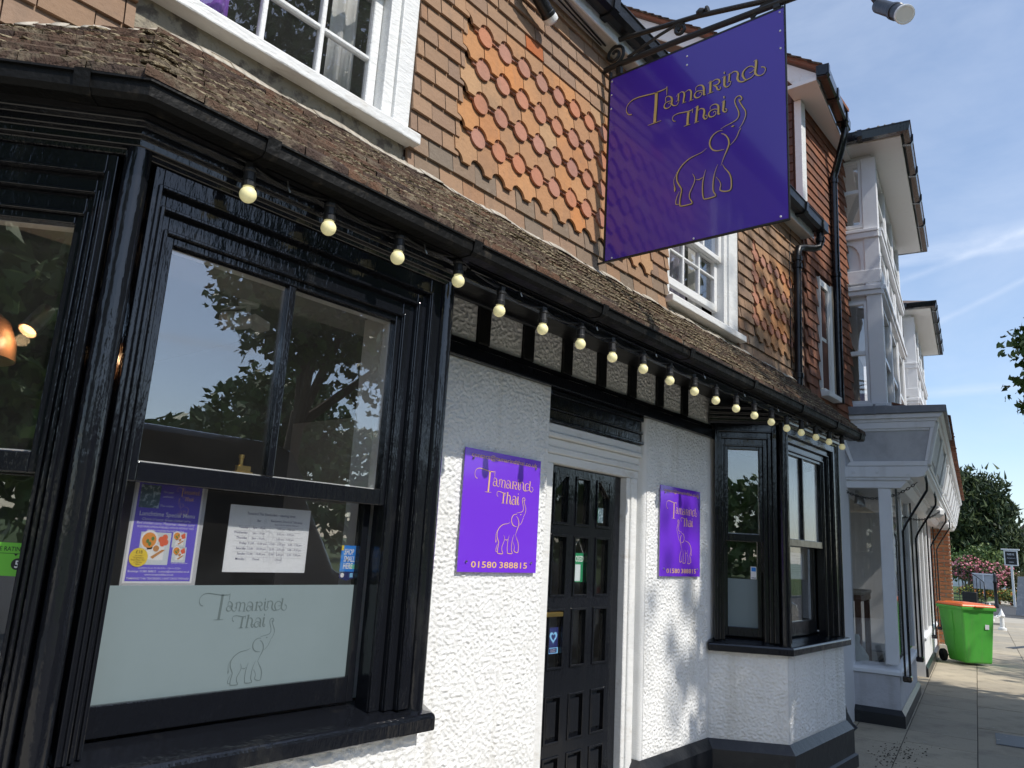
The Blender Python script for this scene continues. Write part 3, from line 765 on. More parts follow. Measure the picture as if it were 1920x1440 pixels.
# ---- doorway
m = MB()
m.box(3.318, 4.356, .030, .10, 2.30, 2.487); m.box(3.318, 4.356, .012, .030, 2.455, 2.486); m.box(3.318, 4.356, .016, .030, 2.37, 2.385); m.box(3.318, 4.356, .008, .030, 2.300, 2.318)
m.build('door_lintel', 'black_gloss', RB, bevel=.005)
m = MB()
F0 = frame((0, 0), (1, 0))
for (z0, z1, y0) in ((2.072, 2.125, .052), (2.126, 2.165, .040), (2.166, 2.215, .046), (2.216, 2.245, .020), (2.246, 2.298, .032)):
    m.box(3.32, 4.357, y0, .15, z0, z1)
m.build('door_head', 'white_old_paint', RB, bevel=.006)
m = MB()
for (x0, x1, y0) in ((4.222, 4.262, .052), (4.263, 4.300, .040), (4.301, 4.345, .048), (4.346, 4.3585, .060)):
    m.box(x0, x1, y0, .17, 0, 2.071)
m.build('door_jamb', 'white_old_paint', RB, bevel=.005)
m = MB(); m.box(3.318, 3.42, .05, .17, 0, 2.071); m.build('door_jamb', 'white_old_paint', RB, bevel=.005)
m = MB(); m.box(3.30, 4.37, -.04, .2, 0, .10); m.build('doorstep', 'stone_white', RB, bevel=.01)

dr = MB()
DX0, DX1, DY = 3.424, 4.218, .10
cols = [(3.500, 3.640), (3.722, 3.864), (3.946, 4.088)]
rows = [(1.737, 2.020, 'g'), (1.327, 1.668, 'g'), (.932, 1.250, 'g'), (.540, .780, 'p'), (.20, .465, 'p')]
cuts_x = [DX0] + [v for c in cols for v in c] + [DX1]
zc = sorted([.105, 2.068] + [v for r in rows for v in r[:2]])
# stiles and rails round the panes
for i in range(0, len(cuts_x), 2): dr.box(cuts_x[i], cuts_x[i + 1], DY, DY + .045, .105, 2.068)
for c in cols:
    for i in range(0, len(zc), 2): dr.box(c[0], c[1], DY, DY + .045, zc[i], zc[i + 1])
door = dr.build('door', 'black_gloss', RB)
bd = MB()
for ri, r in enumerate(rows):
    for ci, c in enumerate(cols):
        if r[2] == 'p':
            F = frame((0, DY), (1, 0))
            bd.fbox(F, c[0], c[1], -.03, -.020, r[0], r[1]); bd.fbox(F, c[0] + .028, c[1] - .028, -.019, -.006, r[0] + .028, r[1] - .028)
            bd.fframe(F, c[0] - .006, c[1] + .006, r[0] - .006, r[1] + .006, .013, .0008, .007)
        else:
            F = frame((0, DY), (1, 0))
            bd.fframe(F, c[0] - .006, c[1] + .006, r[0] - .006, r[1] + .006, .013, .0008, .008)
            MB().box(c[0] + .001, c[1] - .001, DY + .018, DY + .022, r[0] + .001, r[1] - .001).build('pane', 'door_glass', door)
# shaped heads of the top row: the outer panes drop away from the centre
F = frame((0, DY), (1, 0))
bd.fprism(F, [(cols[2][0] + .02, 2.022), (cols[2][1] - .001, 1.915), (cols[2][1] - .001, 2.022)], -.044, .004)
bd.fprism(F, [(cols[0][0] + .001, 1.915), (cols[0][1] - .02, 2.022), (cols[0][0] + .001, 2.022)], -.044, .004)
bd.build('moulding', 'black_gloss', door, bevel=.002)
lb = MB(); lb.box(3.448, 3.60, DY - .03, DY - .002, 1.216, 1.24); lb.build('letter_plate', 'brass', door, bevel=.003)

# ---- rooms behind the glass
m = MB()
m.add([(-.3, 3.2, .02), (7.06, 3.2, .02), (7.06, 3.2, 2.78), (-.3, 3.2, 2.78)], [(0, 1, 2, 3)])
m.box(-.32, -.30, -.1, 3.2, .0, 2.78); m.box(7.062, 7.08, .0, 3.2, 0, 2.78)
m.box(2.26, 2.30, .31, 3.2, 0, 2.78)
m.build('room_walls', 'room_wall', RB)
MB().box(5.02, 5.06, .31, 3.2, 0, 2.78).build('partition', 'room_cream', RB)
MB().box(-.3, 7.06, -.45, 3.2, .005, .02).build('room_floor', 'room_floor', RB)
MB().box(.2, 7.0, .068, 3.2, 2.72, 2.76).build('room_ceiling', 'room_ceiling', RB)
MB().box(5.062, 7.06, 1.1, 1.14, 0, 2.72).build('room_partition', 'room_cream', RB)
MB().box(5.3, 6.9, .45, 1.09, .02, .96).build('bar_counter', 'room_dark', RB)
m = MB(); m.plan_prism([(.42, .02), (.79, -.31), (1.95, -.31), (2.2, .02)], 2.455, 2.50); m.build('bay_ceiling', 'room_ceiling', RB)
m = MB(); m.plan_prism([(5.40, .05), (5.68, -.31), (6.72, -.31), (6.95, .05)], 2.455, 2.50); m.build('bay_ceiling', 'room_ceiling', RB)
# white window linings inside the left bay, and the board beside it
m = MB(); m.box(1.79, 1.81, -.32, -.20, 1.03, 2.45); m.box(1.812, 1.86, -.30, -.22, 1.03, 2.45); m.build('window_lining', 'white_paint', RB, bevel=.004)
m = MB(); m.box(1.83, 1.855, -.15, .28, .4, 2.06); m.build('side_board', 'board_beige', RB)
m = MB(); m.box(.55, 2.2, -.28, .1, .98, 1.005); m.build('window_board', 'room_dark', RB)
# pleated curtains in the right bay
random.seed(8)
for (x0, x1) in ((5.70, 6.12), (6.14, 6.60)):
    m = MB(); n = 60; vs_ = []
    for i in range(n + 1):
        x = x0 + (x1 - x0) * i / n; y = -.26 + .022 * math.sin(i * .95) + .006 * random.uniform(-1, 1)
        vs_ += [(x, y, 1.50 if x0 < 6 else 1.45), (x, y, 2.45)]
    m.add(vs_, [(2 * i, 2 * i + 2, 2 * i + 3, 2 * i + 1) for i in range(n)])
    o = m.build('curtain', 'curtain', RB, smooth=True)
    md = o.modifiers.new('thick', 'SOLIDIFY'); md.thickness = .003

# ---- skirt roof: courses of plain tiles, moss, flashing
random.seed(21)
ROOF = MB()
SL = math.atan2(.60, .69)
eave_o = .165; eave_z = 2.735; RUN = .622; RISE = .560
d_left = Vector((-.752, .659)); nL = Vector((-.659, -.752)); nF = Vector((0, -1))
mit = (nL + nF).normalized(); mit = mit / mit.dot(nF)
def roof_pt(u, r, seg):
    """u: distance up the slope (plan), r: run along the eave from the hip."""
    o = eave_o - u
    c = Vector((.75, -.47)) + mit * o
    return (c + (Vector((1, 0)) if seg == 'F' else d_left) * r)
NC = 9; run = RUN / NC
for k in range(NC):
    u0 = k * run - .012; u1 = u0 + run * 1.75
    z0 = eave_z + k * run * RISE / RUN; z1 = z0 + run * 1.75 * RISE / RUN
    for seg in ('F', 'L'):
        x = -.02 if seg == 'F' else 0.0
        if k % 2: x += .0825 if seg == 'F' else .06
        lim = (7.13 - roof_pt(u0, 0, 'F').x) if seg == 'F' else 1.0
        while x < lim:
            wv = .165; a = x + .0015; b = min(x + wv - .0015, lim)
            if b - a > .03:
                j = random.uniform(-.006, .006); lift = random.uniform(0, .007)
                sag = .012 * math.sin((a + roof_pt(u0, 0, seg).x) * 1.3)
                pa, pb = roof_pt(u0 + j, a, seg), roof_pt(u0 + j, b, seg)
                # upper edge: keep the run measured from the hip at that height so courses meet at the hip
                qa, qb = roof_pt(u1, a, seg), roof_pt(u1, b, seg)
                th = .026
                T0 = z0 + th + lift + sag * .4; T1 = z1 + .006 + sag * .4
                ROOF.hexa([(pa.x, pa.y, T0 - th), (pb.x, pb.y, T0 - th + random.uniform(-.003, .003)), (qb.x, qb.y, T1 - th), (qa.x, qa.y, T1 - th), (pa.x, pa.y, T0), (pb.x, pb.y, T0), (qb.x, qb.y, T1), (qa.x, qa.y, T1)])
            x += wv
rt = ROOF.build('skirt_roof', 'roof_tile', RB); 
# closing boards under the tiles
m = MB(); m.sweep([(.20, .013), (.75, -.47), (7.12, -.47)], [(.135, 2.742), (-.47, 3.285), (-.47, 3.24), (.135, 2.70)]); m.build('roof_boarding', 'black_matt', RB)
MO = MB()
def clump(mb, c, r, fl=.55, nrm=None):
    """A small lumpy cushion."""
    n = 6; vs_ = []
    for (zz, rr) in ((-.3, .75), (.25, .95), (.75, .55)):
        for k in range(n):
            a = 2 * math.pi * k / n + random.uniform(-.3, .3); q = rr * r * random.uniform(.65, 1.25)
            vs_.append((c[0] + math.cos(a) * q * 1.5, c[1] + math.sin(a) * q, c[2] + zz * r * fl * random.uniform(.8, 1.3)))
    vs_.append((c[0], c[1], c[2] + r * fl * random.uniform(.9, 1.2)))
    fs = []
    for L in range(2):
        for k in range(n): fs.append((L * n + k, L * n + (k + 1) % n, (L + 1) * n + (k + 1) % n, (L + 1) * n + k))
    for k in range(n): fs.append((2 * n + k, 2 * n + (k + 1) % n, 3 * n))
    mb.add(vs_, fs)
for i in range(34000):
    seg = 'L' if random.random() < .13 else 'F'
    k = random.randrange(NC); u = k * run + .004 + abs(random.gauss(0, .012)) + random.choice((0, 0, 0, random.uniform(0, run)))
    r = random.uniform(0, 1.0) if seg == 'L' else (random.uniform(0, 6.35) if random.random() < .7 else random.uniform(0, 2.2))
    if random.random() < .03: r = abs(random.gauss(0, .015))
    dens = noise.noise(Vector((r * 2.1, u * 7, 3.1 if seg == 'F' else 9)))
    if dens < -.12 and random.random() < .8: continue
    if u > RUN - .085: continue
    p = roof_pt(u, r, seg)
    if p.y > -.07: continue
    z = eave_z + u * RISE / RUN + .036 - .012 * ((u % run) / run)
    clump(MO, (p.x, p.y, z), random.choice((.004, .005, .006, .007, .008, .009, .013)) * random.uniform(.7, 1.25))
MO.build('moss', 'moss', rt, kind='stuff')
# dressed flashing strip, wavy along its lower edge
random.seed(4)
fl = MB(); P = []
N = 170
for i in range(N + 1):
    X = -.05 + 7.15 * i / N
    zc_ = eave_z + RISE / RUN * (.165 + .353 + .659 * (X - .75)); zw = 3.308
    cant = zc_ < zw
    zw = min(zw, zc_) + .022 + .008 * math.sin(i * .5)
    j = noise.noise(Vector((i * .37, 0, 0))) * .022
    out = nL if cant else Vector((0, -1))
    w0 = Vector((X, -.004)); lo_p = w0 + out * (.078 + j); mid_p = w0 + out * .03
    P.append([Vector((lo_p.x, lo_p.y, zw - .062 - j * .7 + abs(noise.noise(Vector((i * .7, 5, 0)))) * .014)), Vector((mid_p.x, mid_p.y, zw - .012)), Vector((w0.x + out.x * .012, w0.y + out.y * .012, zw + .004)), Vector((w0.x, w0.y, zw + .030 + j * .25))])
for i in range(N):
    for k in range(3):
        fl.add([P[i][k], P[i + 1][k], P[i + 1][k + 1], P[i][k + 1]], [(0, 1, 2, 3)])
o = fl.build('flashing', 'flashing', RB, smooth=True); md = o.modifiers.new('thick', 'SOLIDIFY'); md.thickness = .004

# ---- upper floor: tile-hung wall with two sash windows
WIN1 = (.62, 2.06, 3.40, 4.86); WIN2 = (4.57, 5.79, 3.36, 4.86)
m = MB()
m.box(-.4, WIN1[0], 0, .22, 2.76, 4.92); m.box(WIN1[1], WIN2[0], 0, .22, 3.20, 4.92); m.box(WIN2[1], 7.36, 0, .22, 3.20, 4.92)
m.box(WIN1[0], WIN1[1], 0, .22, 3.20, WIN1[2]); m.box(WIN2[0], WIN2[1], 0, .22, 3.20, WIN2[2])
TW = m.build('tile_hung_wall', 'tile_dark', RB)
MB().box(.80, 2.05, -.022, -.001, 3.27, 3.402).build('flaking_plaster', 'plaster_flaking', RB)

TL = .215; TT = .015
def tile_mesh(name, outline, material):
    """Hung tile: outline in (x, z), tilted so its tail stands proud."""
    n = len(outline); zt = max(z for _, z in outline)
    front = [(x, -.046 + .032 * (z / .2), z) for x, z in outline]; back = [(x, y + TT, z) for x, y, z in front]
    fs = [tuple(range(n)), tuple(range(2 * n - 1, n - 1, -1))] + [((i + 1) % n, i, n + i, n + (i + 1) % n) for i in range(n)]
    me = bpy.data.meshes.new(name); me.from_pydata(front + back, [], fs); me.materials.append(MATS[material])
    return me
HW = .0805
def plain_outline(w=HW): return [(-w, 0), (w, 0), (w, TL), (-w, TL)]
RD = .054
def club_outline():
    pts = [(-HW, RD - .004), (-RD, RD - .004)]
    for k in range(1, 10):
        a = math.pi + math.pi * k / 10; pts.append((math.cos(a) * RD, RD - .004 + math.sin(a) * RD))
    return pts + [(RD, RD - .004), (HW, RD - .004), (HW, TL), (-HW, TL)]
def ogee_outline():
    pts = []
    for k in range(0, 7):
        a = math.pi / 2 * (1 - k / 6); pts.append((-HW - .002 + math.cos(a) * RD, math.sin(a) * RD))
    pts2 = [(-x, z) for x, z in reversed(pts)]
    pts = [(max(x, -HW), z) for x, z in pts]; pts2 = [(min(x, HW), z) for x, z in pts2]
    return pts + pts2 + [(HW, TL), (-HW, TL)]
M_PLAIN = [tile_mesh('tile', plain_outline(HW - .001 * k), 'tile_plain') for k in range(2)]
M_GREY = tile_mesh('tile', plain_outline(), 'tile_grey')
M_RED = tile_mesh('tile', plain_outline(), 'tile_red')
M_CLUB = tile_mesh('tile', club_outline(), 'tile_disc')
M_OGEE = tile_mesh('tile', ogee_outline(), 'tile_ogee')
M_OPL = tile_mesh('tile', plain_outline(), 'tile_ogee')
half_cache = {}
def half(x0, x1, material):
    key = (round(x0, 3), round(x1, 3), material)
    if key not in half_cache: half_cache[key] = tile_mesh('tile', [(x0, 0), (x1, 0), (x1, TL), (x0, TL)], material)
    return half_cache[key]
PITCH = .1655
tiles = []                                # (mesh, x, y, z)
random.seed(33)
def course(x0, x1, z, offset, mesh_fn, yoff=0.0, ref=2.52):
    """One course of tiles between two reveals; cut tiles fill the ends."""
    k = math.floor((x0 - ref - offset) / PITCH) - 1
    while True:
        c = ref + offset + k * PITCH; k += 1
        if c + HW < x0 + .012: continue
        if c - HW > x1 - .012: break
        me, kind = mesh_fn(c)
        l, r = max(c - HW, x0), min(c + HW, x1)
        if l > c - HW + .004 or r < c + HW - .004:
            if kind in ('club', 'ogee'): continue
            me = half(l - c, r - c, kind)
        tiles.append((me, c, yoff + random.uniform(-.0025, .0015), z + random.uniform(-.0035, .0035)))
def panel(x0, x1, ox0, ox1, nrows, zc_top):
    """Borders of plain tiles with a diaper of club and ogee tiles between ox0 and ox1."""
    zs = [3.30 + .1 * k for k in range(17)]
    orn_lo = zc_top - .2 * nrows
    for k, z in enumerate(zs):
        off = PITCH / 2 * (k % 2)
        def fn(c, z=z, k=k):
            if k <= 1: return (M_GREY, 'tile_grey') if random.random() < .5 else (M_PLAIN[0], 'tile_plain')
            if random.random() < .006: return (M_RED, 'tile_red')
            return (random.choice(M_PLAIN), 'tile_plain')
        if z < orn_lo - .05 or z > zc_top + .08: course(x0, x1, z, off, fn)
        else:
            if ox0 - x0 > .03: course(x0, ox0 + .085, z, off, fn)
            if x1 - ox1 > .03: course(ox1 - .085, x1, z, off, fn)
    for r in range(nrows):
        zc = zc_top - .2 * r
        course(ox0, ox1, zc - RD + .004 - .008, 0, lambda c: (M_CLUB, 'club'), -.005)
        course(ox0, ox1, zc + .006, PITCH / 2, lambda c: (M_OGEE, 'ogee'), -.009)
    zc = zc_top - .2 * nrows
    course(ox0, ox1, zc + .006, PITCH / 2, lambda c: (M_OGEE, 'ogee'), -.009)
panel(WIN1[1] + .004, WIN2[0] - .004, 2.30, 4.40, 4, 4.27)
panel(WIN2[1] + .004, 7.34, 6.02, 7.18, 4, 4.27)
for k in range(-4, 17):
    course(-.1, WIN1[0] + (.2 if k < 2 else 0) - .004, 3.25 + .1 * k, PITCH / 2 * (k % 2), lambda c: (M_PLAIN[0], 'tile_plain'))
CAM = Vector((0, -2.546, 1.6))
tiles.sort(key=lambda t: (Vector((t[1], 0, t[3])) - CAM).length + (4 if t[1] < .45 or t[3] > 4.72 else 0))
for me, x, y, z in tiles[:300]: inst(me, 'tile', (x, y, z), TW, (random.uniform(-.012, .012), 0, random.uniform(-.006, .006)))
rest = {}
for me, x, y, z in tiles[300:]:
    b = rest.setdefault(me.materials[0].name, MB()); b.add([v.co + Vector((x, y, z)) for v in me.vertices], [tuple(p.vertices) for p in me.polygons])
for mn, b in rest.items(): b.build('tile_courses', mn, RB, kind='stuff')

def upper_sash_window(name, parent, F, W, z0, z1, gx, z_mid, zbars, z_open=0.0, gz0=None, paint='white_old_paint'):
    """Box-sash window; gx: glazing line positions of the sash from left to right, zbars: levels of horizontal bars."""
    win = part_empty(name, F(W / 2, 0, z0), parent)
    fr = MB(); a0, a1 = gx[0] - .05, gx[-1] + .05
    fr.fbox(F, 0, a0 - .06, -.10, .030, z0 + .09, z1); fr.fbox(F, a0 - .0595, a0 - .001, -.10, .012, z0 + .09, z1)
    fr.fbox(F, a1 + .06, W, -.10, .030, z0 + .09, z1); fr.fbox(F, a1 + .001, a1 + .0595, -.10, .012, z0 + .09, z1)
    fr.fbox(F, a0 - .0595, a1 + .0595, -.10, .010, z1 - .08, z1)
    fr.build('frame', paint, win, bevel=.005, seg=2)
    sl = MB(); sl.fprism(F, [(-.03, z0), (W + .03, z0), (W + .03, z0 + .055), (-.03, z0 + .055)], -.09, .095)
    sl.fprism(F, [(.0, z0 + .0555), (W, z0 + .0555), (W, z0 + .089), (.0, z0 + .089)], -.09, .050); sl.build('sill', paint, win, bevel=.007, seg=2)
    sh = MB(); b0 = (gz0 or z0 + .135) + z_open
    # lower sash
    rail = .062
    sh.fbox(F, gx[0] - .048, gx[0], -.085, -.048, b0 - rail, z_mid); sh.fbox(F, gx[-1], gx[-1] + .048, -.085, -.048, b0 - rail, z_mid)
    sh.fbox(F, gx[0], gx[-1], -.085, -.046, b0 - rail, b0); sh.fbox(F, gx[0], gx[-1], -.085, -.048, z_mid - .035, z_mid)
    for x in gx[1:-1]: sh.fbox(F, x - .011, x + .011, -.084, -.050, b0, z_mid - .035)
    for zb in zbars:
        if b0 < zb < z_mid:
            for i in range(len(gx) - 1): sh.fbox(F, gx[i] + (.011 if i else 0), gx[i + 1] - (.011 if i < len(gx) - 2 else 0), -.083, -.051, zb - .010, zb + .010)
    sh.build('lower_sash', paint, win, bevel=.004)
    up = MB()
    up.fbox(F, gx[0] - .048, gx[0], -.046, -.010, z_mid - .03, z1 - .081); up.fbox(F, gx[-1], gx[-1] + .048, -.046, -.010, z_mid - .03, z1 - .081)
    up.fbox(F, gx[0], gx[-1], -.046, -.008, z_mid - .03, z_mid + .015)
    for x in gx[1:-1]: up.fbox(F, x - .011, x + .011, -.045, -.012, z_mid + .015, z1 - .081)
    for zb in zbars:
        if zb > z_mid + .05:
            for i in range(len(gx) - 1): up.fbox(F, gx[i] + (.011 if i else 0), gx[i + 1] - (.011 if i < len(gx) - 2 else 0), -.044, -.013, zb - .010, zb + .010)
    up.build('upper_sash', paint, win, bevel=.004)
    for i in range(len(gx) - 1):
        lv = [b0] + [z for z in zbars if b0 < z < z_mid - .04] + [z_mid - .035]
        for j in range(len(lv) - 1): MB().fbox(F, gx[i] - .004, gx[i + 1] + .004, -.070, -.067, lv[j] - .004, lv[j + 1] + .004).build('pane', 'glass_old', win)
        lv = [z_mid + .015] + [z for z in zbars if z > z_mid + .05] + [z1 - .08]
        for j in range(len(lv) - 1): MB().fbox(F, gx[i] - .004, gx[i + 1] + .004, -.030, -.027, lv[j] - .004, lv[j + 1] + .004).build('pane', 'glass_old', win)
    return win
FU = frame((WIN1[0], 0), (1, 0))
upper_sash_window('sash_window', RB, FU, WIN1[1] - WIN1[0], WIN1[2], WIN1[3], [.15, .425, .70, .975, 1.235], 4.16, [3.785, 4.45], gz0=3.545)
FU = frame((WIN2[0], 0), (1, 0))
upper_sash_window('sash_window', RB, FU, WIN2[1] - WIN2[0], WIN2[2], WIN2[3], [.115, .40, .67, .94], 4.03, [3.86, 4.35], z_open=.115, gz0=3.52)
# upstairs rooms and their curtains
m = MB(); m.box(-.3, 7.3, 2.2, 2.24, 3.2, 4.9); m.box(-.3, 7.3, .22, 2.2, 3.19, 3.21); m.box(-.3, 7.3, .22, 2.2, 4.90, 4.915); m.box(3.2, 3.24, .22, 2.2, 3.21, 4.9); m.box(-.32, -.28, .22, 2.2, 3.2, 4.9); m.box(7.28, 7.30, .22, 2.2, 3.2, 4.9)
m.build('upstairs_room', 'room_dark', RB)
def drape(name, material, x0, x1, y, z0, z1, amp=.02, n=40, wl=.6):
    mm = MB(); vs_ = []
    for i in range(n + 1):
        x = x0 + (x1 - x0) * i / n; vs_ += [(x, y + amp * math.sin(i * wl), z0), (x * .9 + .1 * (x0 + x1) / 2, y + amp * .6 * math.sin(i * wl + .4), z1)]
    mm.add(vs_, [(2 * i, 2 * i + 2, 2 * i + 3, 2 * i + 1) for i in range(n)])
    o = mm.build(name, material, RB, smooth=True); md = o.modifiers.new('thick', 'SOLIDIFY'); md.thickness = .003
drape('curtain', 'curtain', .70, 1.0, .20, 3.42, 4.75); drape('curtain', 'curtain_purple', 1.01, 1.24, .19, 3.42, 4.3, n=24)
drape('curtain', 'curtain', 1.72, 1.86, .20, 3.42, 4.75, n=18)
drape('curtain', 'curtain_grey', 4.9, 5.30, .22, 3.40, 4.75); drape('curtain', 'room_cream', 5.33, 5.56, .20, 3.40, 4.75, n=20)

# ---- eaves of the restaurant's main roof
m = MB(); m.box(-.5, 7.40, -.136, .0, 4.872, 4.90); m.build('main_soffit', 'soffit_paint', RB)
MB().box(-.5, 7.42, -.152, -.137, 4.858, 4.99).build('fascia_board', 'white_upvc', RB, bevel=.003)
gp = [(.0, 4.935), (.02, 4.922), (.07, 4.918), (.10, 4.94), (.108, 5.012), (.116, 5.014), (.116, 5.020), (.100, 5.020), (.094, 4.95), (.066, 4.93), (.024, 4.934), (.006, 4.952), (.006, 5.02), (0, 5.02)]
m = MB(); m.sweep([(-.5, -.153), (7.50, -.153)], gp); m.build('main_gutter', 'black_matt', RB)
m = MB()
for x in (3.12, 3.45, 4.3, 5.6, 6.9): m.sweep([(x - .03, -.153), (x + .03, -.153)], [(.0, 4.91), (.08, 4.906), (.114, 4.935), (.122, 5.026), (0, 5.028)])
m.build_each('main_gutter_clip', 'black_matt', RB)
# main roof slope
m = MB(); F = frame((0, 0), (0, -1))
m.fprism(F, [(.24, 5.035), (.24, 5.06), (-3.2, 7.45), (-3.2, 7.42)], -7.36, .5); m.build('main_roof', 'tile_house', RB)
# downpipe with swan neck
m = MB()
PX = 7.07
m.tube([(7.42, -.21, 4.93), (7.42, -.21, 4.80), (7.40, -.20, 4.75), (7.33, -.17, 4.72), (7.18, -.11, 4.69), (7.11, -.095, 4.66), (PX + .02, -.09, 4.60), (PX + .015, -.09, 4.50), (PX - .03, -.09, 3.22)], .036, 12)
for (x, y, z) in ((7.42, -.21, 4.83), (PX + .018, -.09, 4.54), (PX + .012, -.09, 4.46), (PX - .028, -.09, 3.33)): m.lathe([(.046, -.02), (.046, .025), (.041, .03)], (x, y, z), 12)
m.build('downpipe', 'black_matt', RB, smooth='auto')
m = MB(); m.box(7.36, 7.50, -.275, -.15, 4.915, 5.03); m.build('gutter_outlet', 'black_matt', RB, bevel=.006)
m = MB(); m.tube([(7.14, -.30, .62), (7.14, -.33, .46), (7.14, -.36, .36), (7.15, -.41, .26), (7.15, -.45, .22)], [.034, .034, .036, .036, .038], 10); m.lathe([(.044, 0), (.044, .05)], (7.14, -.345, .40), 10, axis=(0, -.25, -.9)); m.build('ground_pipe', 'black_matt', RB, smooth='auto')
# cables on the upper wall
m = MB(); m.tube([(7.05, -.04, 4.85), (6.98, -.045, 4.4), (7.0, -.05, 4.1), (6.96, -.05, 3.8), (6.97, -.05, 3.4)], .006, 5)
m.tube([(2.4, -.12, 4.865), (2.9, -.13, 4.86), (3.2, -.10, 4.855), (3.62, -.07, 4.865)], .006, 5); m.tube([(2.4, -.09, 4.866), (3.0, -.08, 4.86), (3.6, -.05, 4.866)], .005, 5)
m.build_each('wall_cable', 'rubber_black', RB, smooth=True)

# ------------------------------------------------------------------ tall tile-hung house next door
TH_ = thing('tile_hung_house', 'tall narrow house hung with dark red tiles between restaurant and white shop', 'building', (8.1, 0, 0))
x0, x1, yw = 7.37, 8.93, -.03
m = MB(); m.box(x0, x1, yw, 1.2, 3.05, 6.62); m.build('wall', 'tile_dark', TH_)
m = MB(); m.box(x0 + .1, x1 - .05, yw + .05, 1.2, 0, 3.05); m.build('lower_wall', 'weatherboard', TH_)
random.seed(6)
tl = MB(); ts = MB()
def hung(mb, c, z, w, axis):
    if axis == 'x':
        vs_ = [(c - w, yw - .030, z), (c + w, yw - .030, z + random.uniform(-.004, .004)), (c + w, yw - .010, z + .15), (c - w, yw - .010, z + .15), (c - w, yw - .017, z), (c + w, yw - .017, z), (c + w, yw + .002, z + .15), (c - w, yw + .002, z + .15)]
    else:
        vs_ = [(x0 - .030, c + w, z), (x0 - .030, c - w, z), (x0 - .010, c - w, z + .15), (x0 - .010, c + w, z + .15), (x0 - .017, c + w, z), (x0 - .017, c - w, z), (x0 + .002, c - w, z + .15), (x0 + .002, c + w, z + .15)]
    mb.add(vs_, [(0, 1, 2, 3), (7, 6, 5, 4), (1, 0, 4, 5), (2, 1, 5, 6), (3, 2, 6, 7), (0, 3, 7, 4)])
for k in range(34):
    z = 3.15 + .1 * k; x = x0 + .02 + (.08 if k % 2 else 0)
    while x < x1 - .08:
        c = x + .082
        if not (7.80 < c < 8.24 and 3.2 < z < 4.62): hung(tl, c, z, .080, 'x')
        x += .165
    if z > 4.7:
        y = .02
        while y < 1.1: hung(ts, y + .08, z, .08, 'y'); y += .165
tl.build('tile_courses', 'tile_house', TH_, kind='stuff'); ts.build('side_tile_courses', 'tile_dark', TH_, kind='stuff')
MB().box(x0 - .04, x0 + .085, yw - .055, yw + .02, 5.0, 6.45).build('corner_board', 'white_old_paint', TH_, bevel=.004)
F = frame((7.83, yw - .01), (1, 0))
upper_sash_window('sash_window', TH_, F, .36, 3.28, 4.60, [.10, .26], 3.95, [], paint='white_paint')
MB().box(8.20, 8.235, yw - .045, yw, 3.3, 4.6).build('timber_trim', 'wood_top', TH_)
# eaves: white box soffit, gutter, gable verge with bargeboard
m = MB(); m.plan_prism([(7.10, -.325), (8.30, -.195), (8.95, -.125), (8.95, yw + .02), (7.10, yw + .02)], 6.46, 6.50); m.build('soffit', 'white_paint', TH_)
FV = frame((7.2, 0), (0, -1))
m = MB(); m.fprism(FV, [(.325, 6.46), (.325, 6.585), (-3.0, 9.14), (-3.0, 8.92), (-.02, 6.66), (.10, 6.50)], -.03, 0); m.build('bargeboard', 'white_old_paint', TH_, bevel=.004)
m = MB(); m.fprism(FV, [(.36, 6.595), (.36, 6.635), (-3.0, 9.24), (-3.0, 9.16)], -.9, .06); m.build('roof', 'tile_house', TH_)
vt = MB()
for k in range(30):
    y = -.38 + k * .105; z = 6.625 + k * .105 * .765
    vt.hexa([(7.12, y, z), (7.32, y, z), (7.32, y + .15, z + .10), (7.12, y + .15, z + .10), (7.12, y, z + .025), (7.32, y, z + .025), (7.32, y + .15, z + .118), (7.12, y + .15, z + .118)])
vt.build('verge_tiles', 'roof_tile', TH_, kind='stuff')
gp2 = [(.0, 6.50), (.0, 6.60), (.012, 6.60), (.02, 6.52), (.09, 6.51), (.10, 6.60), (.115, 6.60), (.11, 6.505), (.09, 6.488)]
m = MB(); m.sweep([(7.08, -.330), (8.32, -.196)], gp2); m.build('gutter', 'black_gloss', TH_)
m = MB()
for x in (7.12, 7.6, 8.1): m.sweep([(x - .03, -.330 + (x - 7.11) * .108), (x + .03, -.330 + (x - 7.05) * .108)], [(.0, 6.485), (.1, 6.48), (.125, 6.50), (.125, 6.61), (0, 6.615)])
m.build_each('gutter_clip', 'black_gloss', TH_)
m = MB(); m.tube([(8.23, -.265, 6.50), (8.23, -.265, 6.42), (8.24, -.24, 6.33), (8.30, -.13, 6.03), (8.31, -.10, 5.95), (8.31, -.10, 5.85), (8.27, -.10, 3.28)], .042, 12)
for z in (5.9, 4.75): m.lathe([(.052, -.02), (.052, .03)], (8.31 if z > 5 else 8.29, -.10, z), 12)
m.build('downpipe', 'black_gloss', TH_, smooth='auto')

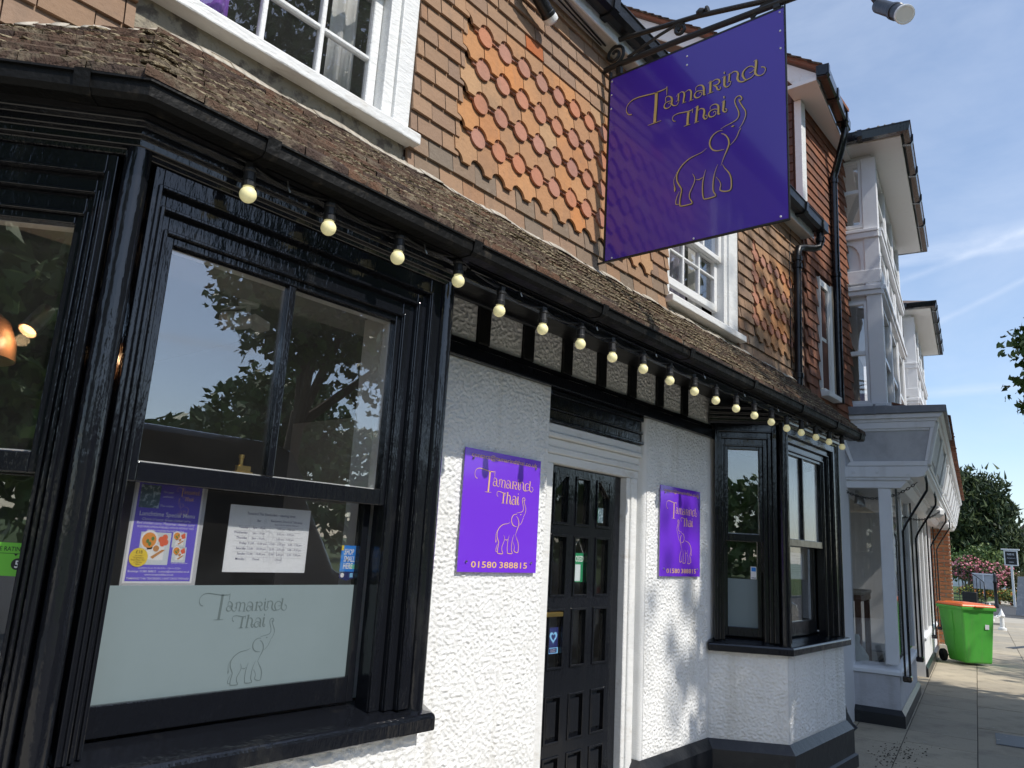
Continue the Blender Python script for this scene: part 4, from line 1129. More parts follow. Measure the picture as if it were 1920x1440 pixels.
# ------------------------------------------------------------------ white shop with projecting upper bays
WS = thing('white_shop', 'white painted shop with grey fascia, canted corner and tall projecting upper bays', 'building', NP(4, .5))
FS = frame(NP(0, .62), -E2); FF = frame(NP(0, 0), E1)
def nbox(mb, s0, s1, t0, t1, z0, z1):
    c = [NP(s0, t0, z0), NP(s1, t0, z0), NP(s1, t1, z0), NP(s0, t1, z0), NP(s0, t0, z1), NP(s1, t0, z1), NP(s1, t1, z1), NP(s0, t1, z1)]
    return mb.hexa(c)
def nsweep(mb, st, prof): return mb.sweep([NP(s, t)[:2] for s, t in st], prof)
PATH1 = [(0, .62), (0, 0), (2.5, 0), (2.5, .9)]
m = MB(); nsweep(m, PATH1, [(-.2, .12), (0, .12), (0, .495), (-.2, .495)]); m.build('stall_riser', 'shop_brick_paint', WS, bevel=.004)
m = MB(); nsweep(m, PATH1, [(-.1, 0), (.035, 0), (.035, .115), (.003, .165), (-.1, .165)]); m.build('plinth', 'plinth_black', WS)
m = MB(); nsweep(m, PATH1, [(-.16, .50), (.03, .50), (.03, .535), (.012, .555), (-.16, .60)]); m.build('shop_sill', 'shop_paint', WS, bevel=.004)
m = MB(); nbox(m, 0, .12, 0, .125, .601, 2.43); m.build('corner_post', 'shop_paint', WS, bevel=.006)
m = MB(); nbox(m, .0, .05, .54, .62, .601, 2.43); m.build('side_post', 'shop_paint', WS, bevel=.005)
for s in (1.25, 2.40): m = MB(); nbox(m, s, s + .10, 0, .10, .601, 2.43); m.build('mullion', 'shop_paint', WS, bevel=.005)
m = MB(); nbox(m, .03, .034, .126, .539, .60, 2.43); m.build('shop_pane', 'glass', WS)
for s0, s1 in ((.121, 1.249), (1.351, 2.399)): m = MB(); nbox(m, s0, s1, .03, .034, .60, 2.43); m.build('shop_pane', 'glass', WS)
# lobby and second window
m = MB(); nbox(m, 2.5, 4.4, 1.2, 1.25, 0, 2.43); nbox(m, 4.38, 4.42, .0, 1.2, .0, 2.43); m.build('lobby_wall', 'shop_paint', WS)
m = MB(); nbox(m, 2.9, 3.8, 1.15, 1.195, .05, 2.2); m.build('shop_door', 'shop_panel', WS, bevel=.005)
m = MB(); nbox(m, 2.95, 3.75, 1.14, 1.149, .5, 2.1); m.build('door_pane', 'car_glass', WS)
PATH2 = [(4.42, 1.0), (4.42, 0), (8.5, 0)]
m = MB(); nsweep(m, PATH2, [(-.2, .12), (0, .12), (0, .52), (-.2, .52)]); m.build('stall_riser', 'shop_paint', WS, bevel=.004)
m = MB(); nsweep(m, PATH2, [(-.1, 0), (.035, 0), (.035, .115), (.003, .165), (-.1, .165)]); m.build('plinth', 'plinth_black', WS)
m = MB(); nsweep(m, PATH2, [(-.16, .521), (.03, .521), (.03, .56), (.0, .60), (-.16, .60)]); m.build('shop_sill', 'shop_paint', WS, bevel=.004)
for s in (4.42, 5.6, 6.7, 7.8, 8.4): m = MB(); nbox(m, s, s + .11, .002, .11, .601, 2.43); m.build('mullion', 'shop_paint', WS, bevel=.005)
for s0, s1 in ((4.531, 5.599), (5.711, 6.699), (6.811, 7.799)): m = MB(); nbox(m, s0, s1, .03, .034, .60, 2.43); m.build('shop_pane', 'glass', WS)
# interior of the shop
m = MB(); nbox(m, .06, 8.5, 2.6, 2.64, 0, 2.6); nbox(m, .06, 2.4, .36, 2.6, .44, .49); nbox(m, 4.5, 8.5, .2, 2.6, .40, .44); nbox(m, .02, .06, .63, 2.6, .0, 2.6); nbox(m, .06, 8.5, .15, 2.6, 2.46, 2.50); m.build('shop_room', 'room_cream', WS)
m = MB(); nbox(m, .9, .95, .75, 1.9, .5, 2.4); nbox(m, 1.5, 1.55, 1.3, 2.2, .5, 2.46); m.build('shop_screen', 'weatherboard', WS)
# entablature: lower boards, bracket board, leaning fascia, cornice, lead capping
def prof_s(poly_tz): return [(.62 - t, z) for t, z in poly_tz]
SE = 13.0
m = MB()
m.fprism(FS, prof_s([(.60, 2.431), (-.10, 2.431), (-.16, 2.50), (-.16, 2.515), (.60, 2.515)]), -SE, .010)
m.fprism(FS, prof_s([(.60, 2.516), (-.20, 2.516), (-.20, 2.545), (.60, 2.545)]), -SE, .030)
m.build('lower_architrave', 'shop_paint', WS, bevel=.004)
m = MB(); m.fprism(FS, prof_s([(.60, 2.546), (-.27, 2.546), (-.33, 2.56), (-.345, 2.60), (-.372, 2.625), (-.372, 2.665), (.60, 2.665)]), -SE, .045); m.build('bracket_board', 'shop_paint', WS, bevel=.004)
m = MB()
for t in (.36, .12, -.18): m.lathe([(.016, 0), (.016, .006), (.010, .010)], FS(.62 - t, .045, 2.60 - .02 * (t < 0)), 10, axis=-E1)
m.build_each('bolt_head', 'shop_paint', WS)
m = MB(); m.fprism(FS, prof_s([(.45, 2.667), (-.36, 2.667), (-.465, 3.15), (.60, 3.15), (.60, 3.05)]), -SE, .02); m.build('fascia', 'shop_panel', WS)
m = MB()
m.fprism(FS, prof_s([(.43, 2.668), (-.365, 2.668), (-.373, 2.72), (.385, 2.72)]), .0205, .05)
m.fprism(FS, prof_s([(-.343, 2.7205), (-.374, 2.7205), (-.452, 3.079), (-.415, 3.079)]), .0205, .05)
m.fprism(FS, prof_s([(.60, 3.08), (-.455, 3.08), (-.470, 3.15), (.60, 3.15)]), .0205, .05)
m.fprism(FS, prof_s([(.385, 2.7205), (.355, 2.7205), (.44, 3.0), (.49, 3.0)]), .0205, .05)
m.fprism(FS, prof_s([(.60, 3.055), (-.405, 3.055), (-.407, 3.0795), (.60, 3.0795)]), .0205, .035)
m.build('fascia_frame', 'shop_paint', WS, bevel=.003)
m = MB()
m.fprism(FS, prof_s([(.60, 3.151), (-.48, 3.151), (-.50, 3.185), (.60, 3.185)]), -SE, .06)
m.fprism(FS, prof_s([(.60, 3.186), (-.515, 3.186), (-.545, 3.235), (.60, 3.235)]), -SE, .085); m.build('cornice', 'shop_paint', WS, bevel=.004)
m = MB(); m.fprism(FS, prof_s([(.60, 3.236), (-.575, 3.236), (-.575, 3.312), (.60, 3.335)]), -2.0, .11); m.build('lead_capping', 'lead', WS, bevel=.006)
m = MB(); m.fprism(FS, prof_s([(.10, 3.23), (.10, 3.345), (.125, 3.345), (.125, 3.23)]), .112, .118); m.build('lead_joint', 'lead', WS)
random.seed(12)
m = MB()
for k in range(110):
    s = .7 + k * .112
    m.fprism(FS, prof_s([(.0, 3.50), (-.58 - random.uniform(0, .03), 3.315 + random.uniform(0, .015)), (-.60, 3.335), (.0, 3.52)]), -s - .11, -s)
m.build('canopy_tiles', 'tile_house', WS, kind='stuff')
# pilaster strips and panels on the leaning front of the fascia
m = MB()
for s in (.0, 1.3, 2.6, 3.9, 5.2, 6.5, 7.8, 9.1, 10.4, 11.7, 12.9):
    m.fprism(FS, prof_s([(-.30, 2.69), (-.395, 2.69), (-.493, 3.14), (-.40, 3.14)]), -s - .16, -s - .002)
m.fprism(FS, prof_s([(-.30, 2.668), (-.385, 2.668), (-.392, 2.70), (-.30, 2.70)]), -SE, -.17)
m.build_each('fascia_pilaster', 'shop_paint', WS, bevel=.004)
m = MB()
for k in range(10):
    s = .16 + 1.3 * k; m.fprism(FS, prof_s([(-.38, 2.78), (-.398, 2.78), (-.465, 3.08), (-.44, 3.08)]), -s - 1.02, -s - .1)
m.build_each('fascia_panel', 'weatherboard', WS, bevel=.003)
m = MB(); nbox(m, 4.3, 4.45, -.37, -.12, 2.38, 2.545); nbox(m, 8.5, 8.65, -.37, -.12, 2.38, 2.545); m.build_each('console_bracket', 'shop_paint', WS, bevel=.05)
# upper wall, bays
m = MB(); nbox(m, .0, 14.5, .62, .9, 3.2, 6.7); m.build('upper_wall', 'weatherboard', WS)
m = MB(); nbox(m, .0, 14.5, .15, .62, 3.2, 3.34); m.build('flat_roof', 'lead', WS)
m = MB(); m.fprism(FS, prof_s([(.25, 6.62), (.25, 6.70), (3.2, 9.0), (3.2, 8.9)]), -14.5, -.1); m.build('main_roof', 'house_roof', WS)
def tower(s0, s1):
    """Projecting two-storey bay: windows above and below an arched panel, hipped eaves with gutter."""
    b = part_empty('projecting_bay', NP((s0 + s1) / 2, .3, 3.35), WS)
    Fside = frame(NP(s0, .62), -E2); Ffr = frame(NP(s0, 0), E1); W = s1 - s0
    core = MB(); core.plan_prism([NP(s0 + .05, .62)[:2], NP(s0 + .05, .05)[:2], NP(s1 - .05, .05)[:2], NP(s1 - .05, .62)[:2]], 4.62, 5.56)
    core.plan_prism([NP(s0 + .05, .62)[:2], NP(s0 + .05, .05)[:2], NP(s1 - .05, .05)[:2], NP(s1 - .05, .62)[:2]], 3.30, 3.40)
    core.plan_prism([NP(s0 + .05, .62)[:2], NP(s0 + .05, .05)[:2], NP(s1 - .05, .05)[:2], NP(s1 - .05, .62)[:2]], 6.44, 6.50)
    core.build('bay_wall', 'weatherboard', b)
    for F, L, nwin in ((Fside, .62, 1), (Ffr, W, 3)):
        p = MB(); pw = .165
        # posts at the ends
        p.fbox(F, L - pw, L - (.0 if L < 1 else 0), -.05, .0 if L < 1 else -.001, 3.40, 6.44)
        if nwin == 1: p.fbox(F, 0, .10, -.05, -.002, 3.40, 6.44); spans = [(.10, L - pw)]
        else:
            p.fbox(F, .002, pw, -.05, -.003, 3.40, 6.44)
            ww = (L - 2 * pw - 2 * .16) / 3; spans = []
            a = pw
            for k in range(3):
                spans.append((a, a + ww)); a += ww
                if k < 2: p.fbox(F, a, a + .16, -.05, -.003, 3.40, 6.44); a += .16
        p.build_each('post', 'shop_paint', b, bevel=.006)
        bd_ = MB()
        for (z0, z1, d) in ((5.40, 5.47, .030), (5.4705, 5.51, .045), (4.84, 5.00, .012), (4.745, 4.80, .045), (4.69, 4.744, .025), (3.36, 3.40, .03)):
            bd_.fbox(F, -.02 if L < 1 else .0, L + (.0 if L < 1 else .02), -.04, d, z0, z1)
        bd_.build_each('band', 'shop_paint', b, bevel=.005)
        for (a0, a1) in spans:
            # arched moulding in the middle panel
            ar = MB(); n = 12; mid = (a0 + a1) / 2; rw = (a1 - a0) / 2; pts = []
            for k in range(n + 1):
                an = math.pi * k / n; pts.append((mid - math.cos(an) * (rw - .045), 5.13 + math.sin(an) * .22))
            for k in range(n):
                (xa, za), (xb, zb) = pts[k], pts[k + 1]
                ar.fprism(F, [(xa, za), (xb, zb), (xb, 5.399), (xa, 5.399)], -.049, -.02)
            ar.fbox(F, a0, a0 + .045, -.049, -.02, 5.001, 5.399); ar.fbox(F, a1 - .045, a1, -.049, -.02, 5.001, 5.399)
            ar.build('arch_panel', 'shop_paint', b)
            for (z0, z1, zm) in ((5.56, 6.44, 6.03), (3.40, 4.62, 4.00)):
                fr = MB(); fr.fframe(F, a0, a1, z0, z1, .035, -.07, -.015); fr.fbox(F, a0 + .0355, a1 - .0355, -.07, -.02, zm - .025, zm + .025)
                fr.build('window_frame', 'white_upvc', b, bevel=.004)
                for (p0, p1) in ((z0 + .036, zm - .026), (zm + .026, z1 - .036)):
                    MB().fbox(F, a0 + .034, a1 - .034, -.05, -.045, p0, p1).build('pane', 'glass', b)
    # room inside with pale ceiling
    rm = MB(); rm.plan_prism([NP(s0 + .12, .61)[:2], NP(s0 + .12, .56)[:2], NP(s1 - .1, .56)[:2], NP(s1 - .1, .61)[:2]], 3.4, 6.44); rm.build('room_back', 'room_wall', b)
    # eaves
    sf_ = MB(); sf_.plan_prism([NP(s0 - .24, .62)[:2], NP(s0 - .24, -.30)[:2], NP(s1 + .24, -.30)[:2], NP(s1 + .24, .62)[:2]], 6.505, 6.57); sf_.build('soffit', 'white_paint', b, bevel=.004)
    gt = MB(); nsweep(gt, [(s0 - .24, .62), (s0 - .24, -.30), (s1 + .24, -.30), (s1 + .24, .5)], [(.002, 6.53), (.03, 6.515), (.09, 6.52), (.105, 6.61), (.112, 6.61), (.112, 6.625), (.002, 6.625)])
    gt.build('gutter', 'black_gloss', b)
    gc_ = MB()
    for s in [s0 + .0 + k * .85 for k in range(int(W / .85) + 1)]: nsweep(gc_, [(s, -.30), (s + .05, -.30)], [(.001, 6.52), (.09, 6.505), (.118, 6.55), (.120, 6.632), (.0, 6.632)])
    for t in (.1, .4): nsweep(gc_, [(s0 - .24, t + .05), (s0 - .24, t)], [(.001, 6.52), (.09, 6.505), (.118, 6.55), (.120, 6.632), (.0, 6.632)])
    gc_.build_each('gutter_clip', 'black_gloss', b)
    rf = MB(); A = [NP(s0 - .30, .62, 6.63), NP(s0 - .30, -.36, 6.63), NP(s1 + .30, -.36, 6.63), NP(s1 + .30, .62, 6.63), NP(s0 + .3, .62, 6.95), NP(s1 - .3, .62, 6.95)]
    rf.add(A, [(0, 1, 4), (1, 2, 5, 4), (2, 3, 5), (0, 4, 5, 3), (3, 2, 1, 0)]); rf.build('bay_roof', 'house_roof', b)
    return b
tower(.10, 3.40)
tower(6.95, 10.2)
# moss along the first bay's gutter
random.seed(2); m = MB()
for i in range(160):
    p = NP(.10 - .24 - random.uniform(.02, .09), random.uniform(-.33, .35), 6.63) if random.random() < .6 else NP(random.uniform(-.2, 3.6), -.30 - random.uniform(.02, .09), 6.63)
    clump(m, p, random.uniform(.008, .018), 1.1)
m.build('gutter_moss', 'moss', WS, kind='stuff')
# folded awning arms and safety chains
for i, (s, ds) in enumerate(((.06, .0), (2.15, .0), (6.1, .0), (8.4, .0))):
    a = MB()
    a.tube([NP(s, -.045, 2.43), NP(s, -.045, .46)], .011, 8)
    a.build('awning_rod', 'black_gloss', WS, smooth='auto')
    a = MB(); a.tube([NP(s + .03, -.33, 2.60), NP(s + .03, -.345, 2.50), NP(s + .04, -.34, 2.42), NP(s + .10, -.12, 2.06), NP(s + .10, -.085, 1.98), NP(s + .10, -.085, .50)], .013, 8)
    a.build('awning_arm', 'black_gloss', WS, smooth='auto')
    a = MB(); nbox(a, s - .02, s + .12, -.105, -.02, .44, .50); a.build('arm_foot', 'black_gloss', WS, bevel=.01)
def chain_links(mb, P0, P1, sag, n, r=.004, L=.022):
    for i in range(n):
        t = (i + .5) / n; p = P0.lerp(P1, t); p.z -= sag * 4 * t * (1 - t)
        t2 = t + .02; q = P0.lerp(P1, t2); q.z -= sag * 4 * t2 * (1 - t2); d = (q - p).normalized()
        s_ = d.cross(Vector((0, 0, 1))).normalized(); u = s_.cross(d)
        side = s_ if i % 2 else u
        ring = [p + d * math.cos(k * math.pi / 4) * L + side * math.sin(k * math.pi / 4) * L * .55 for k in range(9)]
        mb.tube(ring, r, 5, cap=False)
a = MB(); chain_links(a, NP(-.03, .50, 2.42), NP(.08, -.25, 2.50), .14, 30); a.build('chain', 'black_iron', WS)
a = MB(); chain_links(a, NP(2.2, .1, 2.30), NP(3.2, -.35, 2.40), .10, 30); a.build('chain', 'black_iron', WS)
# shop window display: table, bags, lamp
tb = thing('trestle_table', 'brown wooden table standing inside the white shop side window', 'table', NP(.5, .8, .49))
a = MB(); nbox(a, .25, 1.2, .36, 1.6, 1.27, 1.31); a.build('table_top', 'wood_top', tb, bevel=.006)
a = MB(); nbox(a, .27, 1.18, .37, 1.58, 1.20, 1.269); a.build('apron', 'wood_table', tb, bevel=.004)
for s, t in ((.28, .38), (1.1, .38), (.28, 1.5), (1.1, 1.5)): a = MB(); nbox(a, s, s + .06, t, t + .06, .492, 1.199); a.build('leg', 'wood_table', tb, bevel=.004)
a = MB(); a.tube([NP(.35, .42, .62), NP(.35, 1.2, 1.2)], .022, 6); a.build('brace', 'wood_top', tb)
random.seed(9)
for k, (s, t, r) in enumerate(((.22, .30, .11), (.42, .52, .13))):
    a = MB(); n = 14; rings = []
    for j, (h, rr) in enumerate(((0, .8), (.06, 1.05), (.14, 1.0), (.22, .6), (.27, .22), (.33, .30), (.36, .18))):
        for i in range(n):
            an = 2 * math.pi * i / n; q = r * rr * random.uniform(.8, 1.2); p = NP(s, t + .12, .495 + h)
            rings.append((p.x + math.cos(an) * q, p.y + math.sin(an) * q, p.z))
    fs = [(L * n + i, L * n + (i + 1) % n, (L + 1) * n + (i + 1) % n, (L + 1) * n + i) for L in range(6) for i in range(n)] + [tuple(range(n - 1, -1, -1)), tuple(range(6 * n, 7 * n))]
    a.add(rings, fs)
    tag(a.build('plastic_bag', 'plastic_bag', smooth=True), ('knotted clear plastic bag on the shop window floor nearest the glass', 'larger knotted clear plastic bag under the table in the shop window')[k], 'bag')
lp = thing('ceiling_spot_bar', 'bar of small metal ceiling spotlights inside the white shop window', 'light', NP(.5, .4, 2.46))
a = MB(); nbox(a, .3, .9, .36, .39, 2.40, 2.425); a.build('bar', 'steel', lp)
for s in (.35, .55, .8):
    a = MB(); a.lathe([(.012, 0), (.03, -.05), (.035, -.11), (.0, -.112)], NP(s, .375, 2.39), 10); a.build('spot', 'steel', lp, smooth='auto')

# ------------------------------------------------------------------ brick building end beyond the shop
BP = thing('brick_pier', 'orange brick corner pier with white stone cap behind the green bin', 'building', NP(8.9, .3))
m = MB(); nbox(m, 8.75, 9.6, -.02, 1.2, 0, 2.42); m.build('core', 'mortar', BP)
m = MB(); nbox(m, 8.90, 9.6, -.30, -.02, 0, 2.42); m.build('pilaster_core', 'mortar', BP)
bricks = MB(); random.seed(14)
for k in range(32):
    z = .02 + .075 * k
    for (s, ta, tb_) in ((8.75, -.02, .9), (8.90, -.30, -.02)):
        t = ta + (.0 if k % 2 else -.11)
        while t < tb_:
            a0, a1 = max(t + .010, ta), min(t + .215 - .010, tb_)
            if a1 - a0 > .03: nbox(bricks, s - .012 - random.uniform(0, .004), s, a0, a1, z, z + .056)
            t += .22
    s = 8.92
    nbox(bricks, 8.90, 9.1, -.315, -.301, z, z + .056) if k % 2 else nbox(bricks, 8.90, 9.0, -.315, -.301, z, z + .056)
bricks.build('bricks', 'brick', BP, kind='stuff')
m = MB(); nbox(m, 8.84, 9.65, -.36, .05, 2.421, 2.47); nbox(m, 8.80, 9.68, -.40, .08, 2.471, 2.53); m.build('stone_cap', 'stone_white', BP, bevel=.012)
m = MB(); nbox(m, 8.87, 9.65, -.34, -.02, 0, .14); m.build('stone_foot', 'stone_white', BP, bevel=.01)

# ------------------------------------------------------------------ hanging sign
HS = thing('hanging_sign', 'large purple hanging sign with gold lettering and elephant on wrought iron bracket', 'sign', (3.66, -.6, 3.34))
FSN = frame((3.652, -.10), (0, -1))
MB().box(3.652, 3.668, -1.238, -.10, 3.352, 4.632).build('sign_board', 'purple_hang', HS)
m = MB(); m.box(3.655, 3.665, -1.247, -1.240, 3.344, 4.70); m.box(3.652, 3.668, -1.240, .0, 3.343, 3.351); m.box(3.649, 3.671, -.098, -.086, 3.352, 4.68); m.box(3.650, 3.6515, -1.238, -.10, 4.620, 4.632)
m.build('edge_frame', 'black_iron', HS)
sh = MB()
for key, bx in (('tam', (.127, 1.031, .836, 1.058)), ('thai', (.456, .802, .742, .849)), ('ele', (.470, .914, .231, .817))):
    strokes(sh, LOGO[key], FSN, (bx[0] + .006, bx[1] + .006, 3.345 + bx[2], 3.345 + bx[3]), d=.0006)
sh.build('letter_shadow', 'black_print', HS)
sh = MB()
for key, bx in (('tam', (.127, 1.031, .836, 1.058)), ('thai', (.456, .802, .742, .849))): strokes(sh, LOGO[key], FSN, (bx[0], bx[1], 3.35 + bx[2], 3.35 + bx[3]), d=.0014)
sh.build('lettering', 'gold_dark', HS)
sh = MB(); strokes(sh, LOGO['ele'], FSN, (.470, .914, 3.35 + .231, 3.35 + .817), d=.0014, wk=1.1); sh.build('elephant_outline', 'gold_dark', HS)
m = MB()
for a, z in ((.012, 4.60), (.012, 4.50), (.012, 4.40), (1.118, 4.60), (1.118, 4.48), (1.118, 4.37), (1.10, 3.37), (.6, 3.362), (.05, 3.362), (.55, 4.50), (.55, 4.56)):
    m.lathe([(.006, 0), (.006, .003), (.003, .005)], FSN(a, 0, z), 8, axis=(-1, 0, 0))
m.build_each('screw', 'lens_white', HS)
m = MB()
m.tube([(3.66, .02, 4.705), (3.66, -.12, 4.715), (3.66, -.6, 4.70), (3.66, -1.45, 4.655)], .019, 8)
m.tube([(3.66, .02, 4.905), (3.66, -.15, 4.90), (3.66, -.72, 4.815), (3.66, -1.30, 4.68)], .016, 8)
m.tube([(3.66, -.22, 4.74), (3.66, -.45, 4.80), (3.66, -.62, 4.83)], .010, 6)
m.tube([(3.66, -1.05, 4.64), (3.66, -1.12, 4.70), (3.66, -1.26, 4.70)], .011, 6)
def scroll(c, r0, r1, turns, a0, sgn=1):
    pts = []
    n = int(turns * 16)
    for i in range(n + 1):
        t = i / n; a = a0 + sgn * t * turns * 2 * math.pi; r = r0 + (r1 - r0) * t
        pts.append((3.66, c[0] - math.cos(a) * r, c[1] + math.sin(a) * r))
    m.tube(pts, .011, 6)
scroll((-.12, 4.80), .075, .018, 1.6, -1.2); scroll((-.60, 4.775), .042, .012, 1.4, 1.0)
m.lathe([(.0, -.03), (.02, -.024), (.03, 0), (.02, .024), (.0, .03)], (3.66, -.735, 4.83), 10, axis=(0, 1, 0)); m.lathe([(.022, -.05), (.026, -.045), (.026, -.038), (.016, -.03)], (3.66, -.735, 4.83), 10, axis=(0, 1, 0))
m.box(3.635, 3.685, -.012, .0, 3.30, 4.98)
m.lathe([(.012, 0), (.03, .01), (.035, .04), (.02, .07), (.0, .09)], (3.66, -1.45, 4.655), 10, axis=(0, -1, -.1))
m.build('iron_bracket', 'black_iron', HS, smooth='auto')
for y in (-.16, -1.20): MB().box(3.645, 3.675, y - .02, y + .02, 4.633, 4.69).build('hanger', 'black_iron', HS, bevel=.004)

# ------------------------------------------------------------------ purple wall signs
def wall_sign(x0, x1, z0, z1, label, ele_box, flip, tam, thai):
    W_ = thing('wall_sign', label, 'sign', ((x0 + x1) / 2, 0, z0), 'purple wall signs beside the door')
    F = frame((0, -.022), (1, 0))
    MB().box(x0, x1, -.022, -.017, z0, z1).build('board', 'purple_sign', W_)
    MB().box(x0 + .002, x1 - .002, -.0168, -.0145, z0 + .002, z1 - .002).build('backing', 'sign_edge', W_)
    t = MB(); strokes(t, LOGO['tam'], F, tam, d=.0012, wk=1.05); strokes(t, LOGO['thai'], F, thai, d=.0012, wk=1.05)
    k = (x1 - x0)
    t.build('lettering', 'gold', W_)
    t = MB(); text_shape(t, 'contact@tamarindthai.co.uk', F, x0 + .045, z1 - .040, .022, d=.0012, width=.52); t.build('email_lettering', 'gold', W_)
    t = MB(); text_shape(t, '01580', F, x0 + .09, z0 + .022, .030, d=.0012, width=.187, bold=.008); t.build('phone_lettering', 'gold', W_)
    t = MB(); text_shape(t, '388815', F, x0 + .298, z0 + .022, .030, d=.0012, width=.222, bold=.008); t.build('phone_lettering', 'gold', W_)
    t = MB(); strokes(t, LOGO['ele'], F, ele_box, d=.0012, flip=flip, wk=1.25); t.build('elephant_outline', 'gold', W_)
    for (x, z) in ((x0 + .056, z1 - .048), (x1 - .045, z1 - .046), (x0 + .053, z0 + .050), (x1 - .048, z0 + .052)):
        MB().lathe([(.006, 0), (.006, .006), (.004, .009)], (x, -.0225, z), 8, axis=(0, -1, 0)).build('bolt', 'steel', W_)
wall_sign(2.610, 3.207, 1.459, 2.053, 'purple restaurant sign left of the door, gold elephant facing right', (2.868, 3.096, 1.551, 1.844), False, (2.686, 3.148, 1.849, 1.961), (2.858, 3.036, 1.802, 1.863))
wall_sign(4.533, 5.118, 1.450, 2.055, 'purple restaurant sign right of the door, gold elephant facing left', (4.765, 4.985, 1.538, 1.833), True, (4.613, 5.065, 1.840, 1.955), (4.823, 5.0, 1.794, 1.855))

# ------------------------------------------------------------------ festoon lights along the eaves
FE = thing('festoon_lights', 'string of cream globe bulbs on black cable hanging along the black eaves', 'string lights', (3.9, -.56, 2.5))
BULBS = [(1.038, 2.582), (1.331, 2.585), (1.632, 2.584), (1.945, 2.594), (2.195, 2.542), (2.488, 2.54), (2.78, 2.543), (3.058, 2.542), (3.36, 2.548), (3.651, 2.544), (3.949, 2.54), (4.234, 2.538), (4.532, 2.54), (4.828, 2.544), (5.123, 2.546), (5.42, 2.547), (5.72, 2.56), (6.05, 2.572), (6.37, 2.58), (6.72, 2.585)]
def bulb_mesh():
    b = MB(); pr = [(.0, -.0255)] + [(.0255 * math.cos(a), .0255 * math.sin(a)) for a in [RAD(-75 + 15 * k) for k in range(10)]] + [(.017, .0235), (.0165, .031)]
    b.lathe(pr, (0, 0, 0), 18)
    me = bpy.data.meshes.new('bulb'); me.from_pydata(b.v, [], b.f); me.polygons.foreach_set('use_smooth', [True] * len(me.polygons)); me.materials.append(MATS['bulb_cream']); return me
def socket_mesh():
    b = MB(); b.lathe([(.0165, .024), (.0205, .026), (.0215, .040), (.0185, .045), (.0175, .070), (.021, .074), (.021, .082), (.014, .086)], (0, 0, 0), 14)
    b.box(-.012, .012, -.009, .009, .084, .102)
    me = bpy.data.meshes.new('socket'); me.from_pydata(b.v, [], b.f); me.materials.append(MATS['rubber_black']); return me
bm_, sm_ = bulb_mesh(), socket_mesh()
random.seed(1)
cab = []
for i, (x, z) in enumerate(BULBS):
    rot = (random.uniform(-.05, .05), random.uniform(-.06, .06), random.uniform(0, 3))
    inst(bm_, 'bulb', (x, -.56, z), FE, rot); inst(sm_, 'socket', (x, -.56, z), FE, rot)
    cab.append(Vector((x, -.56, z + .098)))
pts = [Vector((.92, -.53, 2.70))]
for i in range(len(cab)):
    pts.append(cab[i])
    if i < len(cab) - 1:
        for t in (.25, .5, .75):
            p = cab[i].lerp(cab[i + 1], t); p.z -= (.014 if i != 3 else .0) * 4 * t * (1 - t); p.y += .02 * math.sin(math.pi * t); pts.append(p)
pts.append(Vector((6.95, -.50, 2.69)))
MB().tube(pts, .0045, 6).build('cable', 'rubber_black', FE, smooth=True)
for v in range(0, len(cab), 1):
    pass
hk = MB()
for x, z in BULBS[::2]: hk.tube([(x + .13, -.545, 2.70), (x + .13, -.56, 2.66), (x + .135, -.565, 2.645), (x + .14, -.555, 2.655)], .003, 5)
hk.build_each('cable_hook', 'steel', FE)

# ------------------------------------------------------------------ floodlights
fl1 = thing('floodlight', 'black tube floodlight with white lens fixed under the upper soffit', 'light', (2.85, -.2, 4.58))
a = MB(); a.lathe([(.038, 0), (.042, .005), (.042, .20), (.046, .205), (.046, .225)], (2.745, -.13, 4.735), 16, axis=(.82, .02, -.42)); a.build('housing', 'black_matt', fl1, smooth='auto')
ax = Vector((.82, .02, -.42)).normalized(); c = Vector((2.745, -.13, 4.735)) + ax * .226
a = MB(); a.lathe([(.043, 0), (.045, .02), (.043, .035), (.030, .045), (.0, .047)], c, 16, axis=ax); a.build('lens', 'lens_white', fl1, smooth='auto')
a = MB(); a.tube([(2.80, -.13, 4.72), (2.80, -.13, 4.87)], .012, 8); a.build('stem', 'black_matt', fl1)
fl2 = thing('floodlight', 'black tube floodlight with round white face against the sky near the hanging sign', 'light', (3.3, -1.92, 4.03))
ax = Vector((-.50, -.30, -.55)).normalized(); c = Vector((3.30, -1.908, 4.034))
a = MB(); a.lathe([(.036, 0), (.036, -.10), (.040, -.105), (.040, -.145), (.034, -.15), (.034, -.42), (.0, -.425)], c - ax * .02, 18, axis=ax); a.build('housing', 'black_matt', fl2, smooth='auto')
a = MB(); a.lathe([(.0415, -.018), (.0425, 0), (.0415, .006), (.036, .008), (.034, .005), (.0, .005)], c, 20, axis=ax); a.build('lens', 'lens_white', fl2, smooth='auto')
e_ = c - ax * .44
a = MB(); a.tube([e_, e_ + Vector((.03, .05, .12)), Vector((3.62, -1.75, 4.75)), Vector((3.66, -1.45, 4.68))], .014, 8); a.build('arm', 'black_matt', fl2)

